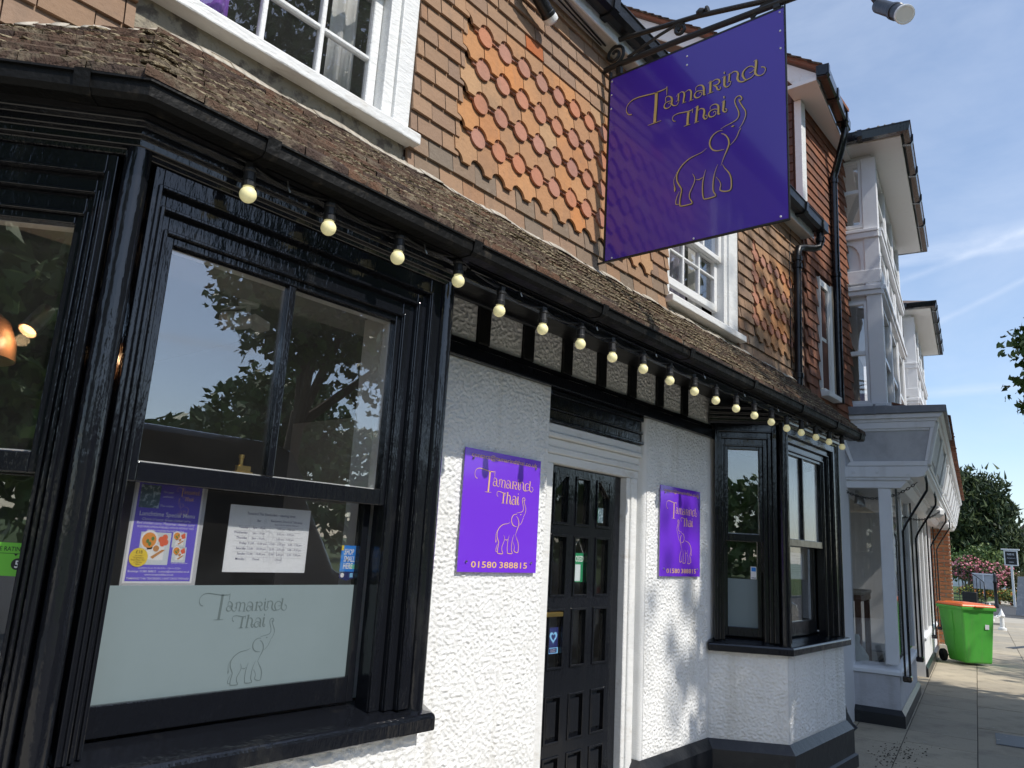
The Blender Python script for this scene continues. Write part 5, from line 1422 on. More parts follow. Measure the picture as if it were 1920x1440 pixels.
# ------------------------------------------------------------------ printed things in the windows
FW = frame((0, -.47), (1, 0)); PD = -.1378           # behind the lower pane of the left bay
def flat(mb, F, a0, a1, z0, z1, d): mb.add([F(a0, d, z0), F(a1, d, z0), F(a1, d, z1), F(a0, d, z1)], [(0, 1, 2, 3)])
def poly_flat(mb, F, pts, d): mb.add([F(a, d, z) for a, z in pts], [tuple(range(len(pts)))])
mp_ = thing('menu_poster', 'purple lunchtime special menu poster with food photos taped inside the left bay', 'poster', (1.05, -.61, 1.428))
x0, x1, z0, z1 = .950, 1.152, 1.432, 1.722
m = MB(); m.fbox(FW, x0 - .006, x1 + .012, PD - .0016, PD - .0008, z0 - .006, z1 + .006); m.build('laminate', 'laminate', mp_)
m = MB(); m.fbox(FW, x0, x1, PD - .0007, PD - .0001, z0, z1); m.build('sheet', 'poster_white', mp_)
d = PD + .0003
m = MB(); flat(m, FW, x0 + .006, x1 - .006, z0 + .006, z1 - .006, d); m.build('print_ground', 'poster_purple', mp_)
d1 = PD + .0006; d2 = PD + .0009; d3 = PD + .0012; d4 = PD + .0015
cx = (x0 + x1) / 2
m = MB(); flat(m, FW, x0 + .012, x0 + .070, z1 - .078, z1 - .012, d1); m.build('street_photo', 'poster_photo', mp_)
m = MB(); strokes(m, LOGO['tam'], FW, (x0 + .118, x1 - .012, z1 - .038, z1 - .012), d=d1, wk=1.3); strokes(m, LOGO['thai'], FW, (x0 + .138, x0 + .172, z1 - .050, z1 - .038), d=d1, wk=1.3)
strokes(m, LOGO['ele'], FW, (x0 + .125, x0 + .162, z1 - .092, z1 - .045), d=d1, flip=True, wk=1.5); m.build('gold_logo', 'gold', mp_)
m = MB()
text_shape(m, 'For your', FW, x0 + .094, z1 - .032, .006, d=d1, align='C', shear=.2); text_shape(m, 'authentic', FW, x0 + .094, z1 - .045, .006, d=d1, align='C', shear=.2); text_shape(m, 'Thai cuisine', FW, x0 + .094, z1 - .072, .006, d=d1, align='C', shear=.2)
text_shape(m, 'Lunchtime Special Menu', FW, cx, z1 - .100, .0125, d=d1, align='C', width=.165, bold=.01)
text_shape(m, 'Choice of curry: Green chicken curry,', FW, cx, z1 - .113, .0075, d=d1, align='C', width=.145, shear=.2)
text_shape(m, 'Red chicken curry, Massaman chicken curry', FW, cx, z1 - .124, .0075, d=d1, align='C', width=.172, shear=.1)
text_shape(m, 'VEGETARIAN OPTION AVAILABLE, WITH OR WITHOUT TOFU', FW, cx, z1 - .134, .0055, d=d1, align='C', width=.168)
text_shape(m, 'All dishes are gluten-free and dairy-free', FW, cx, z1 - .143, .0055, d=d1, align='C', width=.11, shear=.2)
text_shape(m, 'Choice of starter', FW, x1 - .045, z0 + .056, .005, d=d1, align='C', shear=.2)
text_shape(m, 'Lunchtime hours: Fri, Sat & Sun - 12pm to 2.30pm', FW, cx, z0 + .041, .0045, d=d1, align='C', width=.125, shear=.2)
text_shape(m, 'Bookings: 01580 388815   contact@tamarindthai.co.uk', FW, cx, z0 + .031, .0055, d=d1, align='C', width=.180, bold=.006)
text_shape(m, 'www.tamarindthai.co.uk', FW, cx, z0 + .022, .0055, d=d1, align='C', width=.085, bold=.006)
text_shape(m, 'TAMARIND THAI TENTERDEN, 3 EAST CROSS TN30 6AD', FW, cx, z0 + .011, .0055, d=d1, align='C', width=.182, bold=.004)
m.build('white_lettering', 'poster_white', mp_)
def food(ax, az, w, h, nm):
    """Square plate with a bowl of curry, prawns, dip and a skewer."""
    q = MB(); flat(q, FW, ax, ax + w, az, az + h, d1); q.build('tray_print', 'poster_plate', mp_)
    q = MB(); flat(q, FW, ax + w * .25, ax + w * .82, az + h * .15, az + h * .62, d2); disc_shape(q, FW, ax + w * .29, az + h * .76, w * .29, d2, rz=h * .30); disc_shape(q, FW, ax + w * .55, az + h * .50, w * .13, d3 - .0001, rz=h * .13); q.build('plate_print', 'poster_white', mp_)
    q = MB(); disc_shape(q, FW, ax + w * .29, az + h * .75, w * .235, d3, rz=h * .24); q.build('curry_print', 'poster_orange', mp_)
    q = MB()
    for (u, v) in ((.68, .78), (.80, .85), (.74, .66), (.84, .70)): disc_shape(q, FW, ax + w * u, az + h * v, w * .095, d2 + .0001 * u, 10, rz=h * .10)
    q.build('prawn_print', 'poster_red', mp_)
    q = MB(); disc_shape(q, FW, ax + w * .55, az + h * .50, w * .10, d4, 14, rz=h * .10); poly_flat(q, FW, [(ax + w * .40, az + h * .24), (ax + w * .48, az + h * .18), (ax + w * .86, az + h * .46), (ax + w * .74, az + h * .47)], d4); q.build('satay_print', 'poster_tan', mp_)
    q = MB()
    for (u, v) in ((.24, .72), (.40, .80), (.32, .64)): disc_shape(q, FW, ax + w * u, az + h * v, w * .055, d4, 7, rz=h * .07)
    q.build('herb_print', 'poster_green', mp_)
food(x0 + .032, z0 + .052, .088, .092, 'a'); food(x0 + .125, z0 + .103, .042, .044, 'b'); food(x0 + .130, z0 + .060, .042, .044, 'c')
m = MB(); disc_shape(m, FW, x0 + .034, z0 + .072, .0265, d4 + .0003, 26); m.build('price_roundel', 'poster_yellow', mp_)
m = MB(); text_shape(m, '£18', FW, x0 + .034, z0 + .083, .009, d=d4 + .0006, align='C')
for k, t_ in enumerate(('per meal', 'Complimentary', 'House Wine, 125ml', 'or Thai beer', '330ml')): text_shape(m, t_, FW, x0 + .034, z0 + .0755 - k * .0062, .004, d=d4 + .0006, align='C', width=(.02, .03, .038, .024, .012)[k])
m.build('price_lettering', 'black_print', mp_)

def hours_notice(label, F, x0, x1, z0, z1, d, detail):
    h_ = thing('opening_hours_notice', label, 'notice', F((x0 + x1) / 2, d, z0), 'opening times sheets')
    m = MB(); m.fbox(F, x0, x1, d - .0008, d - .0001, z0, z1); m.build('sheet', 'paper', h_)
    W_ = x1 - x0; H_ = z1 - z0; dd = d + .0004
    X = lambda u: x0 + u * W_
    Z = lambda v: z0 + v * H_
    m = MB()
    rows_ = (('Tuesday', '5pm – 10 pm', '5.00 pm – 9.00 pm', ''), ('Wednesday', '5pm – 10 pm', '5.00 pm – 9.30 pm', ''), ('Thursday', '5pm – 10 pm', '5.00 pm – 9.30 pm', ''), ('Friday', '12.00 – 10.30 pm', '12.00 – 2.30 pm', '5.00 – 9.30 pm'), ('Saturday', '12.00 – 10.30 pm', '12.00 – 2.30 pm', '5.00 – 9.30 pm'), ('Sunday', '12.00 – 10.00 pm', '12.00 – 2.30 pm', '5.00 – 9.00 pm'), ('Monday', 'Closed', 'Closed', ''))
    text_shape(m, 'Tamarind Thai Restaurant – opening times', F, X(.50), Z(.865), H_ * .042, d=dd, align='C', width=W_ * .60, bold=.008)
    text_shape(m, 'Bar', F, X(.355), Z(.765), H_ * .034, d=dd, align='C', bold=.01)
    text_shape(m, 'Restaurant, Dine-in & Take-away', F, X(.70), Z(.775), H_ * .036, d=dd, align='C', width=W_ * .40, bold=.006)
    text_shape(m, '(last order for kitchen 9.00 pm)', F, X(.70), Z(.725), H_ * .028, d=dd, align='C', width=W_ * .30)
    for k, r in enumerate(rows_):
        v = .655 - k * .079
        text_shape(m, r[0], F, X(.235), Z(v), H_ * .034, d=dd, align='R', bold=.008)
        text_shape(m, r[1], F, X(.365), Z(v), H_ * .032, d=dd, align='C', width=W_ * (.15 if k < 3 else .215 if k < 6 else .085))
        if r[3]:
            text_shape(m, r[2], F, X(.61), Z(v), H_ * .032, d=dd, align='C', width=W_ * .19); text_shape(m, r[3], F, X(.835), Z(v), H_ * .032, d=dd, align='C', width=W_ * .175)
        else: text_shape(m, r[2], F, X(.70 if k < 6 else .64), Z(v), H_ * .032, d=dd, align='C', width=W_ * (.22 if k < 6 else .085))
    m.build('lettering', 'ink', h_)
    m = MB()
    for k in range(7): v = .697 - k * .079; flat(m, F, X(.08), X(.93), Z(v), Z(v) + .0006, dd)
    flat(m, F, X(.248), X(.248) + .0007, Z(.15), Z(.81), dd); flat(m, F, X(.495), X(.495) + .0007, Z(.22), Z(.81), dd)
    strokes(m, LOGO['ele'], F, (X(.40), X(.70), Z(.14), Z(.81)), d=dd + .0002, flip=True, wk=.55, wmin=.0007)
    m.build('rules_and_elephant', 'ink_light', h_)
hours_notice('white opening times sheet beside the purple menu poster in the left bay', FW, 1.246, 1.546, 1.466, 1.674, PD, True)
hours_notice('small white opening times sheet in the right bay window', frame((0, -.47), (1, 0)), 6.035, 6.318, 1.461, 1.664, PD, False)
# shop small sticker
st = thing('shop_sticker', 'blue shop small here sticker at the right edge of the left bay pane', 'sticker', (1.73, -.60, 1.44))
m = MB(); m.fbox(FW, 1.692, 1.758, PD - .0004, PD, 1.472, 1.563); m.build('sticker_face', 'sticker_blue', st)
m = MB(); poly_flat(m, FW, [(1.692, 1.4715), (1.692, 1.450), (1.725, 1.440), (1.758, 1.450), (1.758, 1.4715)], PD); m.build('sticker_foot', 'sticker_navy', st)
m = MB(); flat(m, FW, 1.692, 1.702, 1.545, 1.563, PD + .0003); m.build('yellow_tab', 'poster_yellow', st)
m = MB(); flat(m, FW, 1.735, 1.758, 1.482, 1.497, PD + .0003); m.build('teal_tab', 'sticker_teal', st)
m = MB()
for k, t_ in enumerate(('SHOP', 'SMALL', 'HERE')): text_shape(m, t_, FW, 1.705, 1.531 - k * .0245, .020, d=PD + .0006, width=(.042, .048, .042)[k], shear=.15, bold=.02)
disc_shape(m, FW, 1.705, 1.459, .008, PD + .0003); m.build('lettering', 'poster_white', st)
m = MB(); flat(m, FW, 1.738, 1.752, 1.452, 1.467, PD + .0003); m.build('blue_square', 'sticker_sky', st)
# hygiene rating on the left cant
hy = thing('hygiene_sticker', 'bright green food hygiene rating sticker in the far left pane', 'sticker', FL(LL - .2, -.14, 1.44))
a1 = LL - .152; a0 = a1 - .13; dd = -.1268
m = MB(); m.fbox(FL, a0, a1, dd - .0006, dd - .0001, 1.445, 1.530); m.build('sticker_face', 'sticker_lime', hy)
m = MB(); text_shape(m, 'HYGIENE RATING', FL, a1 - .006, 1.509, .011, d=dd + .0003, align='R', width=.112, bold=.01); disc_shape(m, FL, a1 - .018, 1.476, .015, dd + .0003)
flat(m, FL, a0, a1, 1.502, 1.5032, dd + .0003); poly_flat(m, FL, [(a1 - .03, 1.502), (a1 - .02, 1.502), (a1 - .025, 1.496)], dd + .0003); m.build('black_print', 'black_print', hy)
m = MB(); text_shape(m, '5', FL, a1 - .018, 1.467, .018, d=dd + .0006, align='C', bold=.02); m.build('rating_number', 'poster_white', hy)
# payment card sticker in the right bay's cant
vs_t = thing('card_sticker', 'small blue and white payment card sticker in the right bay side pane', 'sticker', FR1(.35, -.14, 1.445))
m = MB(); m.fbox(FR1, .330, .372, -.1268 - .0006, -.1268, 1.448, 1.540); m.build('sticker_face', 'poster_white', vs_t)
m = MB(); flat(m, FR1, .335, .367, 1.505, 1.534, -.1264); m.build('blue_square', 'sticker_blue', vs_t)
m = MB(); text_shape(m, 'VISA', FR1, .351, 1.452, .011, d=-.1262, align='C', width=.034, bold=.02); m.build('lettering', 'sticker_navy', vs_t)
# things on the door
FD = frame((0, .10), (1, 0)); gd = -.0235
cs = thing('closed_sign', 'green closed sign on a string behind the middle door pane', 'sign', (3.76, .125, 1.40))
m = MB(); m.fbox(FD, 3.728, 3.860, gd - .004, gd - .002, 1.402, 1.572); m.build('card', 'sticker_green', cs)
m = MB(); text_shape(m, 'CLOSED', FD, 3.856, 1.522, .034, d=gd - .0015, align='R', width=.122, bold=.012); m.build('lettering', 'poster_white', cs)
m = MB(); flat(m, FD, 3.775, 3.830, 1.408, 1.505, gd - .0015); m.build('drink_print', 'poster_plate', cs)
m = MB(); m.tube([FD(3.74, gd - .003, 1.572), FD(3.80, gd - .003, 1.652), FD(3.855, gd - .003, 1.572)], .0013, 5); m.build('string', 'lens_white', cs)
m = MB(); m.lathe([(.016, 0), (.012, .006), (.004, .012)], FD(3.80, gd - .008, 1.655), 12, axis=(0, -1, 0)); m.build('suction_hook', 'steel', cs)
ht = thing('award_sticker', 'navy award sticker with pale blue heart in the lower left door pane', 'sticker', (3.59, .12, 1.0))
m = MB(); m.fbox(FD, 3.540, 3.628, gd - .0006, gd, 1.005, 1.150); m.build('sticker_face', 'sticker_navy', ht)
def heart(mb, F, a, z, r, d):
    pts = [(a + r * .0625 * 16 * math.sin(t) ** 3, z + r * .0625 * (13 * math.cos(t) - 5 * math.cos(2 * t) - 2 * math.cos(3 * t) - math.cos(4 * t))) for t in [2 * math.pi * k / 30 for k in range(30)]]
    poly_flat(mb, F, pts[::-1], d)
m = MB(); heart(m, FD, 3.584, 1.098, .036, gd + .0004); flat(m, FD, 3.536, 3.632, 1.008, 1.040, gd + .0004); m.build('pale_heart', 'sticker_sky', ht)
m = MB(); heart(m, FD, 3.584, 1.098, .020, gd + .0008); flat(m, FD, 3.548, 3.620, 1.012, 1.036, gd + .0008); m.build('navy_heart', 'sticker_navy', ht)
m = MB(); text_shape(m, "Customers'", FD, 3.584, 1.026, .006, d=gd + .0012, align='C', width=.05); text_shape(m, 'favourite', FD, 3.584, 1.016, .006, d=gd + .0012, align='C', width=.045); m.build('lettering', 'poster_white', ht)
lf = thing('door_leaflet', 'small green leaflet in the upper right door pane', 'leaflet', (4.0, .125, 1.76))
m = MB(); m.fbox(FD, 3.948, 4.000, gd - .0006, gd, 1.765, 1.858); m.build('leaflet_face', 'sticker_green', lf)
m = MB(); m.fbox(FD, 4.0005, 4.058, gd - .0006, gd, 1.765, 1.858); m.build('leaflet_photo', 'poster_photo', lf)
m = MB(); text_shape(m, 'Now', FD, 3.953, 1.832, .010, d=gd + .0004); text_shape(m, 'in it', FD, 3.953, 1.815, .010, d=gd + .0004); m.build('lettering', 'poster_white', lf)
# spotlights inside the left bay
sp = thing('ceiling_spotlight', 'white round based ceiling spotlight seen through the left bay upper pane', 'light', (1.45, .1, 2.40))
a = MB(); a.lathe([(.040, 2.478), (.040, 2.462), (.036, 2.458), (.0, 2.458)], (1.45, .10, 0), 18); a.build('base', 'white_paint', sp, smooth='auto')
a = MB(); a.tube([(1.45, .1, 2.46), (1.455, .1, 2.40)], .009, 8); a.tube([(1.455, .1, 2.405), (1.43, .1, 2.40)], .012, 8); a.build('stem', 'white_paint', sp)
a = MB(); a.lathe([(.028, -.05), (.036, -.045), (.036, .055), (.030, .06), (.0, .055)], (1.41, .1, 2.39), 16, axis=(-.9, -.1, -.28)); a.build('housing', 'white_paint', sp, smooth='auto')
for s_ in (0,):
    a = MB(); a.hexa([Vector((1.36, .06, 2.425)), Vector((1.42, .06, 2.440)), Vector((1.42, .14, 2.440)), Vector((1.36, .14, 2.425)), Vector((1.36, .06, 2.428)), Vector((1.42, .06, 2.443)), Vector((1.42, .14, 2.443)), Vector((1.36, .14, 2.428))])
    a.hexa([Vector((1.46, .06, 2.395)), Vector((1.53, .06, 2.375)), Vector((1.53, .14, 2.375)), Vector((1.46, .14, 2.395)), Vector((1.46, .06, 2.425)), Vector((1.53, .06, 2.405)), Vector((1.53, .14, 2.405)), Vector((1.46, .14, 2.425))]); a.build('barn_doors', 'white_paint', sp)
st2 = thing('wall_spotlight', 'small cylindrical spotlight glowing warm behind the far left pane', 'light', (.76, .15, 2.18))
a = MB(); a.lathe([(.0, -.06), (.028, -.06), (.030, .05), (.027, .05), (.024, .035)], (.75, .12, 2.21), 14, axis=(-.5, -.3, -.8)); a.build('housing', 'steel', st2, smooth='auto')
a = MB(); a.lathe([(.0, .0), (.024, .0), (.022, .004), (.0, .004)], Vector((.75, .12, 2.21)) + Vector((-.5, -.3, -.8)).normalized() * .036, 14, axis=(-.5, -.3, -.8)); a.build('lamp_face', 'lamp_warm', st2)
lp_d = bpy.data.lights.new('spot_bulb', 'POINT'); lp_d.energy = .3; lp_d.color = (1, .66, .36); lp_d.shadow_soft_size = .02
lp_o = bpy.data.objects.new('spot_bulb', lp_d); col.objects.link(lp_o); lp_o.parent = st2; lp_o.location = Vector((.70, .06, 2.13)) - ORIGIN[st2.name]
cp = MB(); cp.lathe([(.17, 0), (.165, .06), (.14, .12), (.09, .16), (.02, .18), (.0, .22)], (.56, .20, 2.07), 24); tag(cp.build('copper_shade', 'copper', smooth='auto'), 'copper dome lamp shade glowing inside the far left pane', 'lampshade')

# ------------------------------------------------------------------ wheelie bin
BN = thing('wheelie_bin', 'bright green wheelie bin with orange lid on the sunlit paving', 'bin', (15.8, .2, 0))
Bd = Vector((-.745, -.667, 0)); Bw = Vector((.667, -.745, 0)); B0 = Vector((16.02, .62, 0))
def BPt(w, dd_, z): p = B0 + Bw * w + Bd * dd_; return Vector((p.x, p.y, z))
def btaper(mb, w0, w1, d0, d1, z0, W0, W1, D0, D1, z1):
    mb.hexa([BPt(w0, d0, z0), BPt(w1, d0, z0), BPt(w1, d1, z0), BPt(w0, d1, z0), BPt(W0, D0, z1), BPt(W1, D0, z1), BPt(W1, D1, z1), BPt(W0, D1, z1)])
a = MB(); btaper(a, .05, .53, .17, .66, .04, .0, .58, .02, .73, .96); a.build('body', 'bin_green', BN, bevel=.03, seg=3)
a = MB(); btaper(a, .08, .50, .03, .20, .26, .0, .58, .015, .2, .95); a.build('rear_body', 'bin_green', BN, bevel=.02, seg=2)
a = MB(); btaper(a, -.02, .60, -.01, .755, .93, -.025, .605, -.015, .765, .985); a.build('rim', 'bin_green', BN, bevel=.012, seg=2)
a = MB(); btaper(a, -.022, .602, -.03, .765, .988, .0, .58, .0, .74, 1.035); btaper(a, .08, .50, .05, .66, 1.0355, .12, .46, .1, .60, 1.05); a.build('lid', 'bin_orange', BN, bevel=.016, seg=2)
a = MB(); btaper(a, .2, .38, .745, .80, .985, .2, .38, .75, .80, 1.01); a.build('lid_grip', 'bin_orange', BN, bevel=.01)
a = MB(); a.tube([BPt(.08, -.06, 1.0), BPt(.50, -.06, 1.0)], .016, 8); a.tube([BPt(.08, -.06, 1.0), BPt(.08, .0, .97)], .014, 8); a.tube([BPt(.50, -.06, 1.0), BPt(.50, .0, .97)], .014, 8); a.build('handle', 'bin_green', BN)
for w_ in (-.005, .585):
    wh = part_empty('wheel', BPt(w_, .11, 0), BN)
    a = MB(); a.lathe([(.06, -.028), (.095, -.03), (.105, -.02), (.105, .02), (.095, .03), (.06, .028)], BPt(w_, .11, .106), 20, axis=Bw); a.build('tyre', 'tyre', wh, smooth='auto')
    a = MB(); a.lathe([(.0, -.034), (.03, -.034), (.062, -.024), (.062, .024), (.03, .034), (.0, .034)], BPt(w_, .11, .106), 16, axis=Bw); a.build('hub', 'rubber_black', wh, smooth='auto')
a = MB(); a.tube([BPt(.02, .11, .106), BPt(.56, .11, .106)], .012, 8); a.build('axle', 'steel', BN)
a = MB()
FBs = lambda aa, d_, z: BPt(-d_ + (.05 - .05 * (z - .04) / .92), aa, z)
a.tube([FBs(.40, .004, .06), FBs(.40, .004, .45), FBs(.43, .004, .52), FBs(.43, .004, .90)], .006, 5); a.build('seam', 'bin_green', BN)
a = MB(); p_ = [BPt(.40, .705, .62), BPt(.47, .705, .62), BPt(.47, .712, .70), BPt(.40, .712, .70)]
a.add([p + Bd * .012 for p in p_], [(0, 1, 2, 3)]); a.build('printed_label', 'sign_edge', BN)

# ------------------------------------------------------------------ chain posts on the paving
def low_post(x, y, label):
    P_ = thing('chain_post', label, 'bollard', (x, y, 0), 'white chain posts on the paving')
    a = MB(); a.lathe([(.11, 0), (.11, .06), (.06, .08), (.055, .34), (.075, .36), (.09, .40), (.06, .46), (.02, .56), (.0, .60)], (x, y, 0), 10); a.build('post', 'white_paint', P_, smooth='auto')
low_post(26.2, 1.0, 'nearer white chain post with pointed cap on the paving'); low_post(30.5, 1.9, 'farther white chain post partly hidden behind the nearer one')
a = MB(); chain_links(a, Vector((26.2, 1.0, .40)), Vector((23.0, 2.4, .42)), .12, 40, r=.012, L=.05); tag(a.build('barrier_chain', 'white_paint'), 'white chain sagging from the chain post towards the bin', 'chain')

# ------------------------------------------------------------------ garden and houses beyond the side road
def foliage(mb, n, sample, size, shape='leaf', up=0.0):
    for _ in range(n):
        c = sample()
        if c is None: continue
        s = size * random.uniform(.65, 1.35)
        d = Vector((random.gauss(0, 1), random.gauss(0, 1), random.gauss(0, 1) + up)).normalized()
        u = d.orthogonal().normalized(); u = (Matrix.Rotation(random.uniform(0, 6.28), 3, d) @ u); w_ = d.cross(u)
        if shape == 'leaf':                       # lobed leaf with a fold
            P_ = [c - d * s * .5, c + u * s * .34 - d * s * .18 + w_ * s * .08, c + u * s * .50 + d * s * .16, c + u * s * .16 + d * s * .14, c + d * s * .6, c - u * s * .16 + d * s * .14, c - u * s * .50 + d * s * .16, c - u * s * .34 - d * s * .18 + w_ * s * .08]
            mb.add(P_, [(0, 1, 2, 3), (0, 3, 4), (0, 4, 5), (0, 5, 6, 7)])
        elif shape == 'spray':                    # upright tapering spray
            mb.add([c - u * s * .22, c + u * s * .22, c + u * s * .10 + d * s * .6, c + d * s * 1.15, c - u * s * .12 + d * s * .55, c + w_ * s * .2 + d * s * .3], [(0, 1, 2, 3, 4), (0, 5, 3), (1, 5, 3)])
        else:                                     # petal cluster
            mb.add([c + u * s * .5, c + w_ * s * .5, c - u * s * .5, c - w_ * s * .5, c + d * s * .3], [(0, 1, 4), (1, 2, 4), (2, 3, 4), (3, 0, 4)])

def ellipsoid_sampler(c, r, shell=.35, rough=.25, seed=0.0, lo=-9, gaps=.0):
    c = Vector(c); r = Vector(r)
    def f():
        for _ in range(20):
            d = Vector((random.gauss(0, 1), random.gauss(0, 1), random.gauss(0, 1))).normalized()
            q = 1 + rough * 1.6 * noise.noise(d * 2.3 + Vector((seed, 0, 0))) + rough * noise.noise(d * 5.1 + Vector((0, seed, 0)))
            k = q * (1 - shell * random.random() ** 1.5)
            p = Vector((c.x + d.x * r.x * k, c.y + d.y * r.y * k, c.z + d.z * r.z * k))
            if p.z < lo: continue
            if gaps and noise.noise(p * 1.1 + Vector((seed, 4, 7))) < gaps - .5: continue
            return p
        return None
    return f

random.seed(40)
YT = thing('yew_tree', 'large dark green yew tree in the garden beyond the shops', 'tree', (62, 7.4, 0))
a = MB(); a.tube([(62, 7.4, 0), (62.1, 7.3, 1.2), (61.9, 7.5, 3), (62, 7.4, 6)], [.45, .36, .28, .1], 10)
for k in range(7):
    an = k * .9; a.tube([(62, 7.4, 1.3 + k * .5), (62 + math.cos(an) * 1.2, 7.4 + math.sin(an) * 1.2, 2.2 + k * .55), (62 + math.cos(an) * 2.4, 7.4 + math.sin(an) * 2.4, 3.4 + k * .6)], [.14, .09, .03], 6)
a.build('trunk', 'bark', YT, smooth='auto')
a = MB()
lobes = [((62, 7.6, 4.3), (3.0, 3.0, 3.5)), ((61, 6.0, 6.0), (1.7, 1.5, 2.2)), ((61, 7.6, 6.7), (1.7, 1.6, 1.8)), ((60.5, 5.3, 4.4), (1.5, 1.1, 2.4)), ((60.3, 5.0, 2.9), (1.5, 1.0, 1.6)), ((60.5, 8.6, 3.6), (1.8, 1.5, 3)), ((60.3, 6.4, 2.6), (1.6, 1.4, 1.6)), ((60, 7.3, 4.6), (1.3, 1.1, 1.5))]
for i, (c, r) in enumerate(lobes): foliage(a, 2600 if i == 0 else 1100, ellipsoid_sampler(c, r, .40, .38, i * 3.7, 1.0, gaps=.22), .42, 'spray', up=1.3)
a.build('crown', 'leaf_yew', YT)
def bush(name, label, cat, c, r, n, matl, size, flowers=0, fm='rose_pink', fs=.1, group=None):
    b = thing(name, label, cat, (c[0], c[1], 0), group)
    m_ = MB()
    for k in range(5): m_.tube([(c[0] + random.uniform(-.1, .1), c[1] + random.uniform(-.1, .1), 0), (c[0] + random.uniform(-.4, .4) * r[0], c[1] + random.uniform(-.4, .4) * r[1], c[2])], [.03, .012], 5)
    m_.build('stems', 'bark', b)
    m_ = MB(); foliage(m_, n, ellipsoid_sampler(c, r, .6, .3, c[1]), size); m_.build('foliage', matl, b)
    if flowers:
        m_ = MB(); foliage(m_, flowers, ellipsoid_sampler(c, (r[0] * 1.05, r[1] * 1.05, r[2] * 1.05), .12, .3, c[1]), fs, 'petal', up=.6); m_.build('flowers', fm, b, kind='stuff')
bush('rose_bush', 'pink rose bush beside the brick pier behind the railings', 'bush', (48.5, 5.45, 1.75), (.7, .75, .55), 900, 'leaf_bush', .13, 420, fs=.13, group='pink rose bushes in the garden')
bush('rose_bush', 'wide pink rose bush left of the white sign post', 'bush', (48, 4.1, 1.55), (.7, .85, .50), 1100, 'leaf_bush', .13, 520, fs=.13, group='pink rose bushes in the garden')
bush('rose_bush', 'small pink rose bush hanging low in front of the clipped hedge', 'bush', (47, 3.9, 1.15), (.5, .35, .32), 400, 'leaf_bush', .12, 220, fs=.12, group='pink rose bushes in the garden')
bush('shrub', 'light green shrub below the yew tree', 'bush', (52, 5.2, 2.3), (.9, 1.1, .7), 1500, 'leaf_bush', .18)
bush('shrub', 'dark green shrub under the left side of the yew tree', 'bush', (53, 6.3, 1.9), (.9, 1.0, .9), 1300, 'leaf', .18)
bush('hedge', 'brownish clipped hedge under the white sign post', 'hedge', (47.5, 3.15, 1.15), (.5, .55, .5), 1500, 'hedge_brown', .10)
bush('flower_bed', 'low bed of red and yellow flowers in front of the hedge', 'flowers', (46.6, 3.3, .45), (.5, 1.0, .28), 900, 'leaf_bush', .09, 500, 'flower_bed', .09)
bush('flower_bed', 'low bed of red and orange flowers behind the black railings', 'flowers', (46.8, 4.9, .55), (.5, .8, .3), 700, 'leaf_bush', .09, 420, 'flower_bed', .09)
# railings, planter, bollard
RL = thing('garden_railings', 'black iron railings sloping down beside garden steps', 'railing', (43, 4.35, 0))
a = MB(); a.tube([(43, 5.0, 1.78), (43, 4.3, 1.45), (43, 3.9, 1.12), (43, 3.85, .2)], .022, 6); a.tube([(43, 5.0, .72), (43, 3.9, .25)], .018, 6); a.build('handrail', 'black_matt', RL)
for k in range(8):
    y = 4.95 - k * .15; a = MB(); a.tube([(43, y, .05), (43, y, 1.75 - (4.95 - y) * .62)], .016, 6); a.build('baluster', 'black_matt', RL)
a = MB(); a.box(42.4, 42.9, 4.15, 4.75, .02, .62); tag(a.build('planter_box', 'black_matt', bevel=.02), 'low black planter box at the foot of the railings', 'planter')
a = MB(); a.lathe([(.10, 0), (.10, .15), (.075, .20), (.065, 1.1), (.085, 1.13), (.085, 1.2), (.065, 1.24), (.07, 1.45), (.05, 1.55), (.0, 1.6)], (42, 3.3, 0), 12); tag(a.build('black_bollard', 'black_matt', smooth='auto'), 'slender black bollard at the edge of the side road', 'bollard')
GB = thing('grey_gate_board', 'pale grey panelled board fixed behind the railings', 'board', (45.5, 4.2, 0))
a = MB(); a.box(45.5, 45.55, 3.85, 4.75, .75, 1.45); a.build('panel', 'shop_panel', GB)
a = MB(); a.box(45.46, 45.499, 3.82, 4.78, 1.45, 1.52); a.box(45.46, 45.499, 4.25, 4.3, .4, 1.449); a.build('rails', 'shop_paint', GB)
GS = thing('garden_sign', 'black sign board in a white post frame above the hedge', 'sign', (45, 3.0, 0))
Fg = frame((45, 3.2), (0, -1))
a = MB(); a.fbox(Fg, .005, .475, -.03, .0, 2.02, 2.66); a.build('board', 'black_print', GS)
a = MB(); a.fbox(Fg, -.16, .62, -.06, .03, 2.72, 2.79); a.fframe(Fg, -.05, .53, 1.97, 2.71, .05, -.045, .015); a.build('frame', 'white_paint', GS, bevel=.005)
a = MB(); a.fbox(Fg, .19, .29, -.06, .03, 0, 1.965); a.build('post', 'white_paint', GS, bevel=.005)
a = MB(); text_shape(a, 'NIEVE', Fg, .24, 2.48, .09, d=.002, align='C', width=.30); text_shape(a, 'restaurant & rooms', Fg, .24, 2.32, .05, d=.002, align='C', width=.34); text_shape(a, 'OPEN', Fg, .24, 2.12, .05, d=.002, align='C', width=.2); a.build('lettering', 'paper', GS)
AB = thing('pavement_board', 'dark slate pavement board leaning on the far corner at the right edge', 'sign', (36, 1.3, 0))
a = MB(); a.hexa([Vector((36, 1.85, .02)), Vector((36, 1.15, .02)), Vector((36.05, 1.15, .02)), Vector((36.05, 1.85, .02)), Vector((36.3, 1.72, 1.5)), Vector((36.3, 1.2, 1.5)), Vector((36.35, 1.2, 1.5)), Vector((36.35, 1.72, 1.5))]); a.build('front_panel', 'lead', AB)
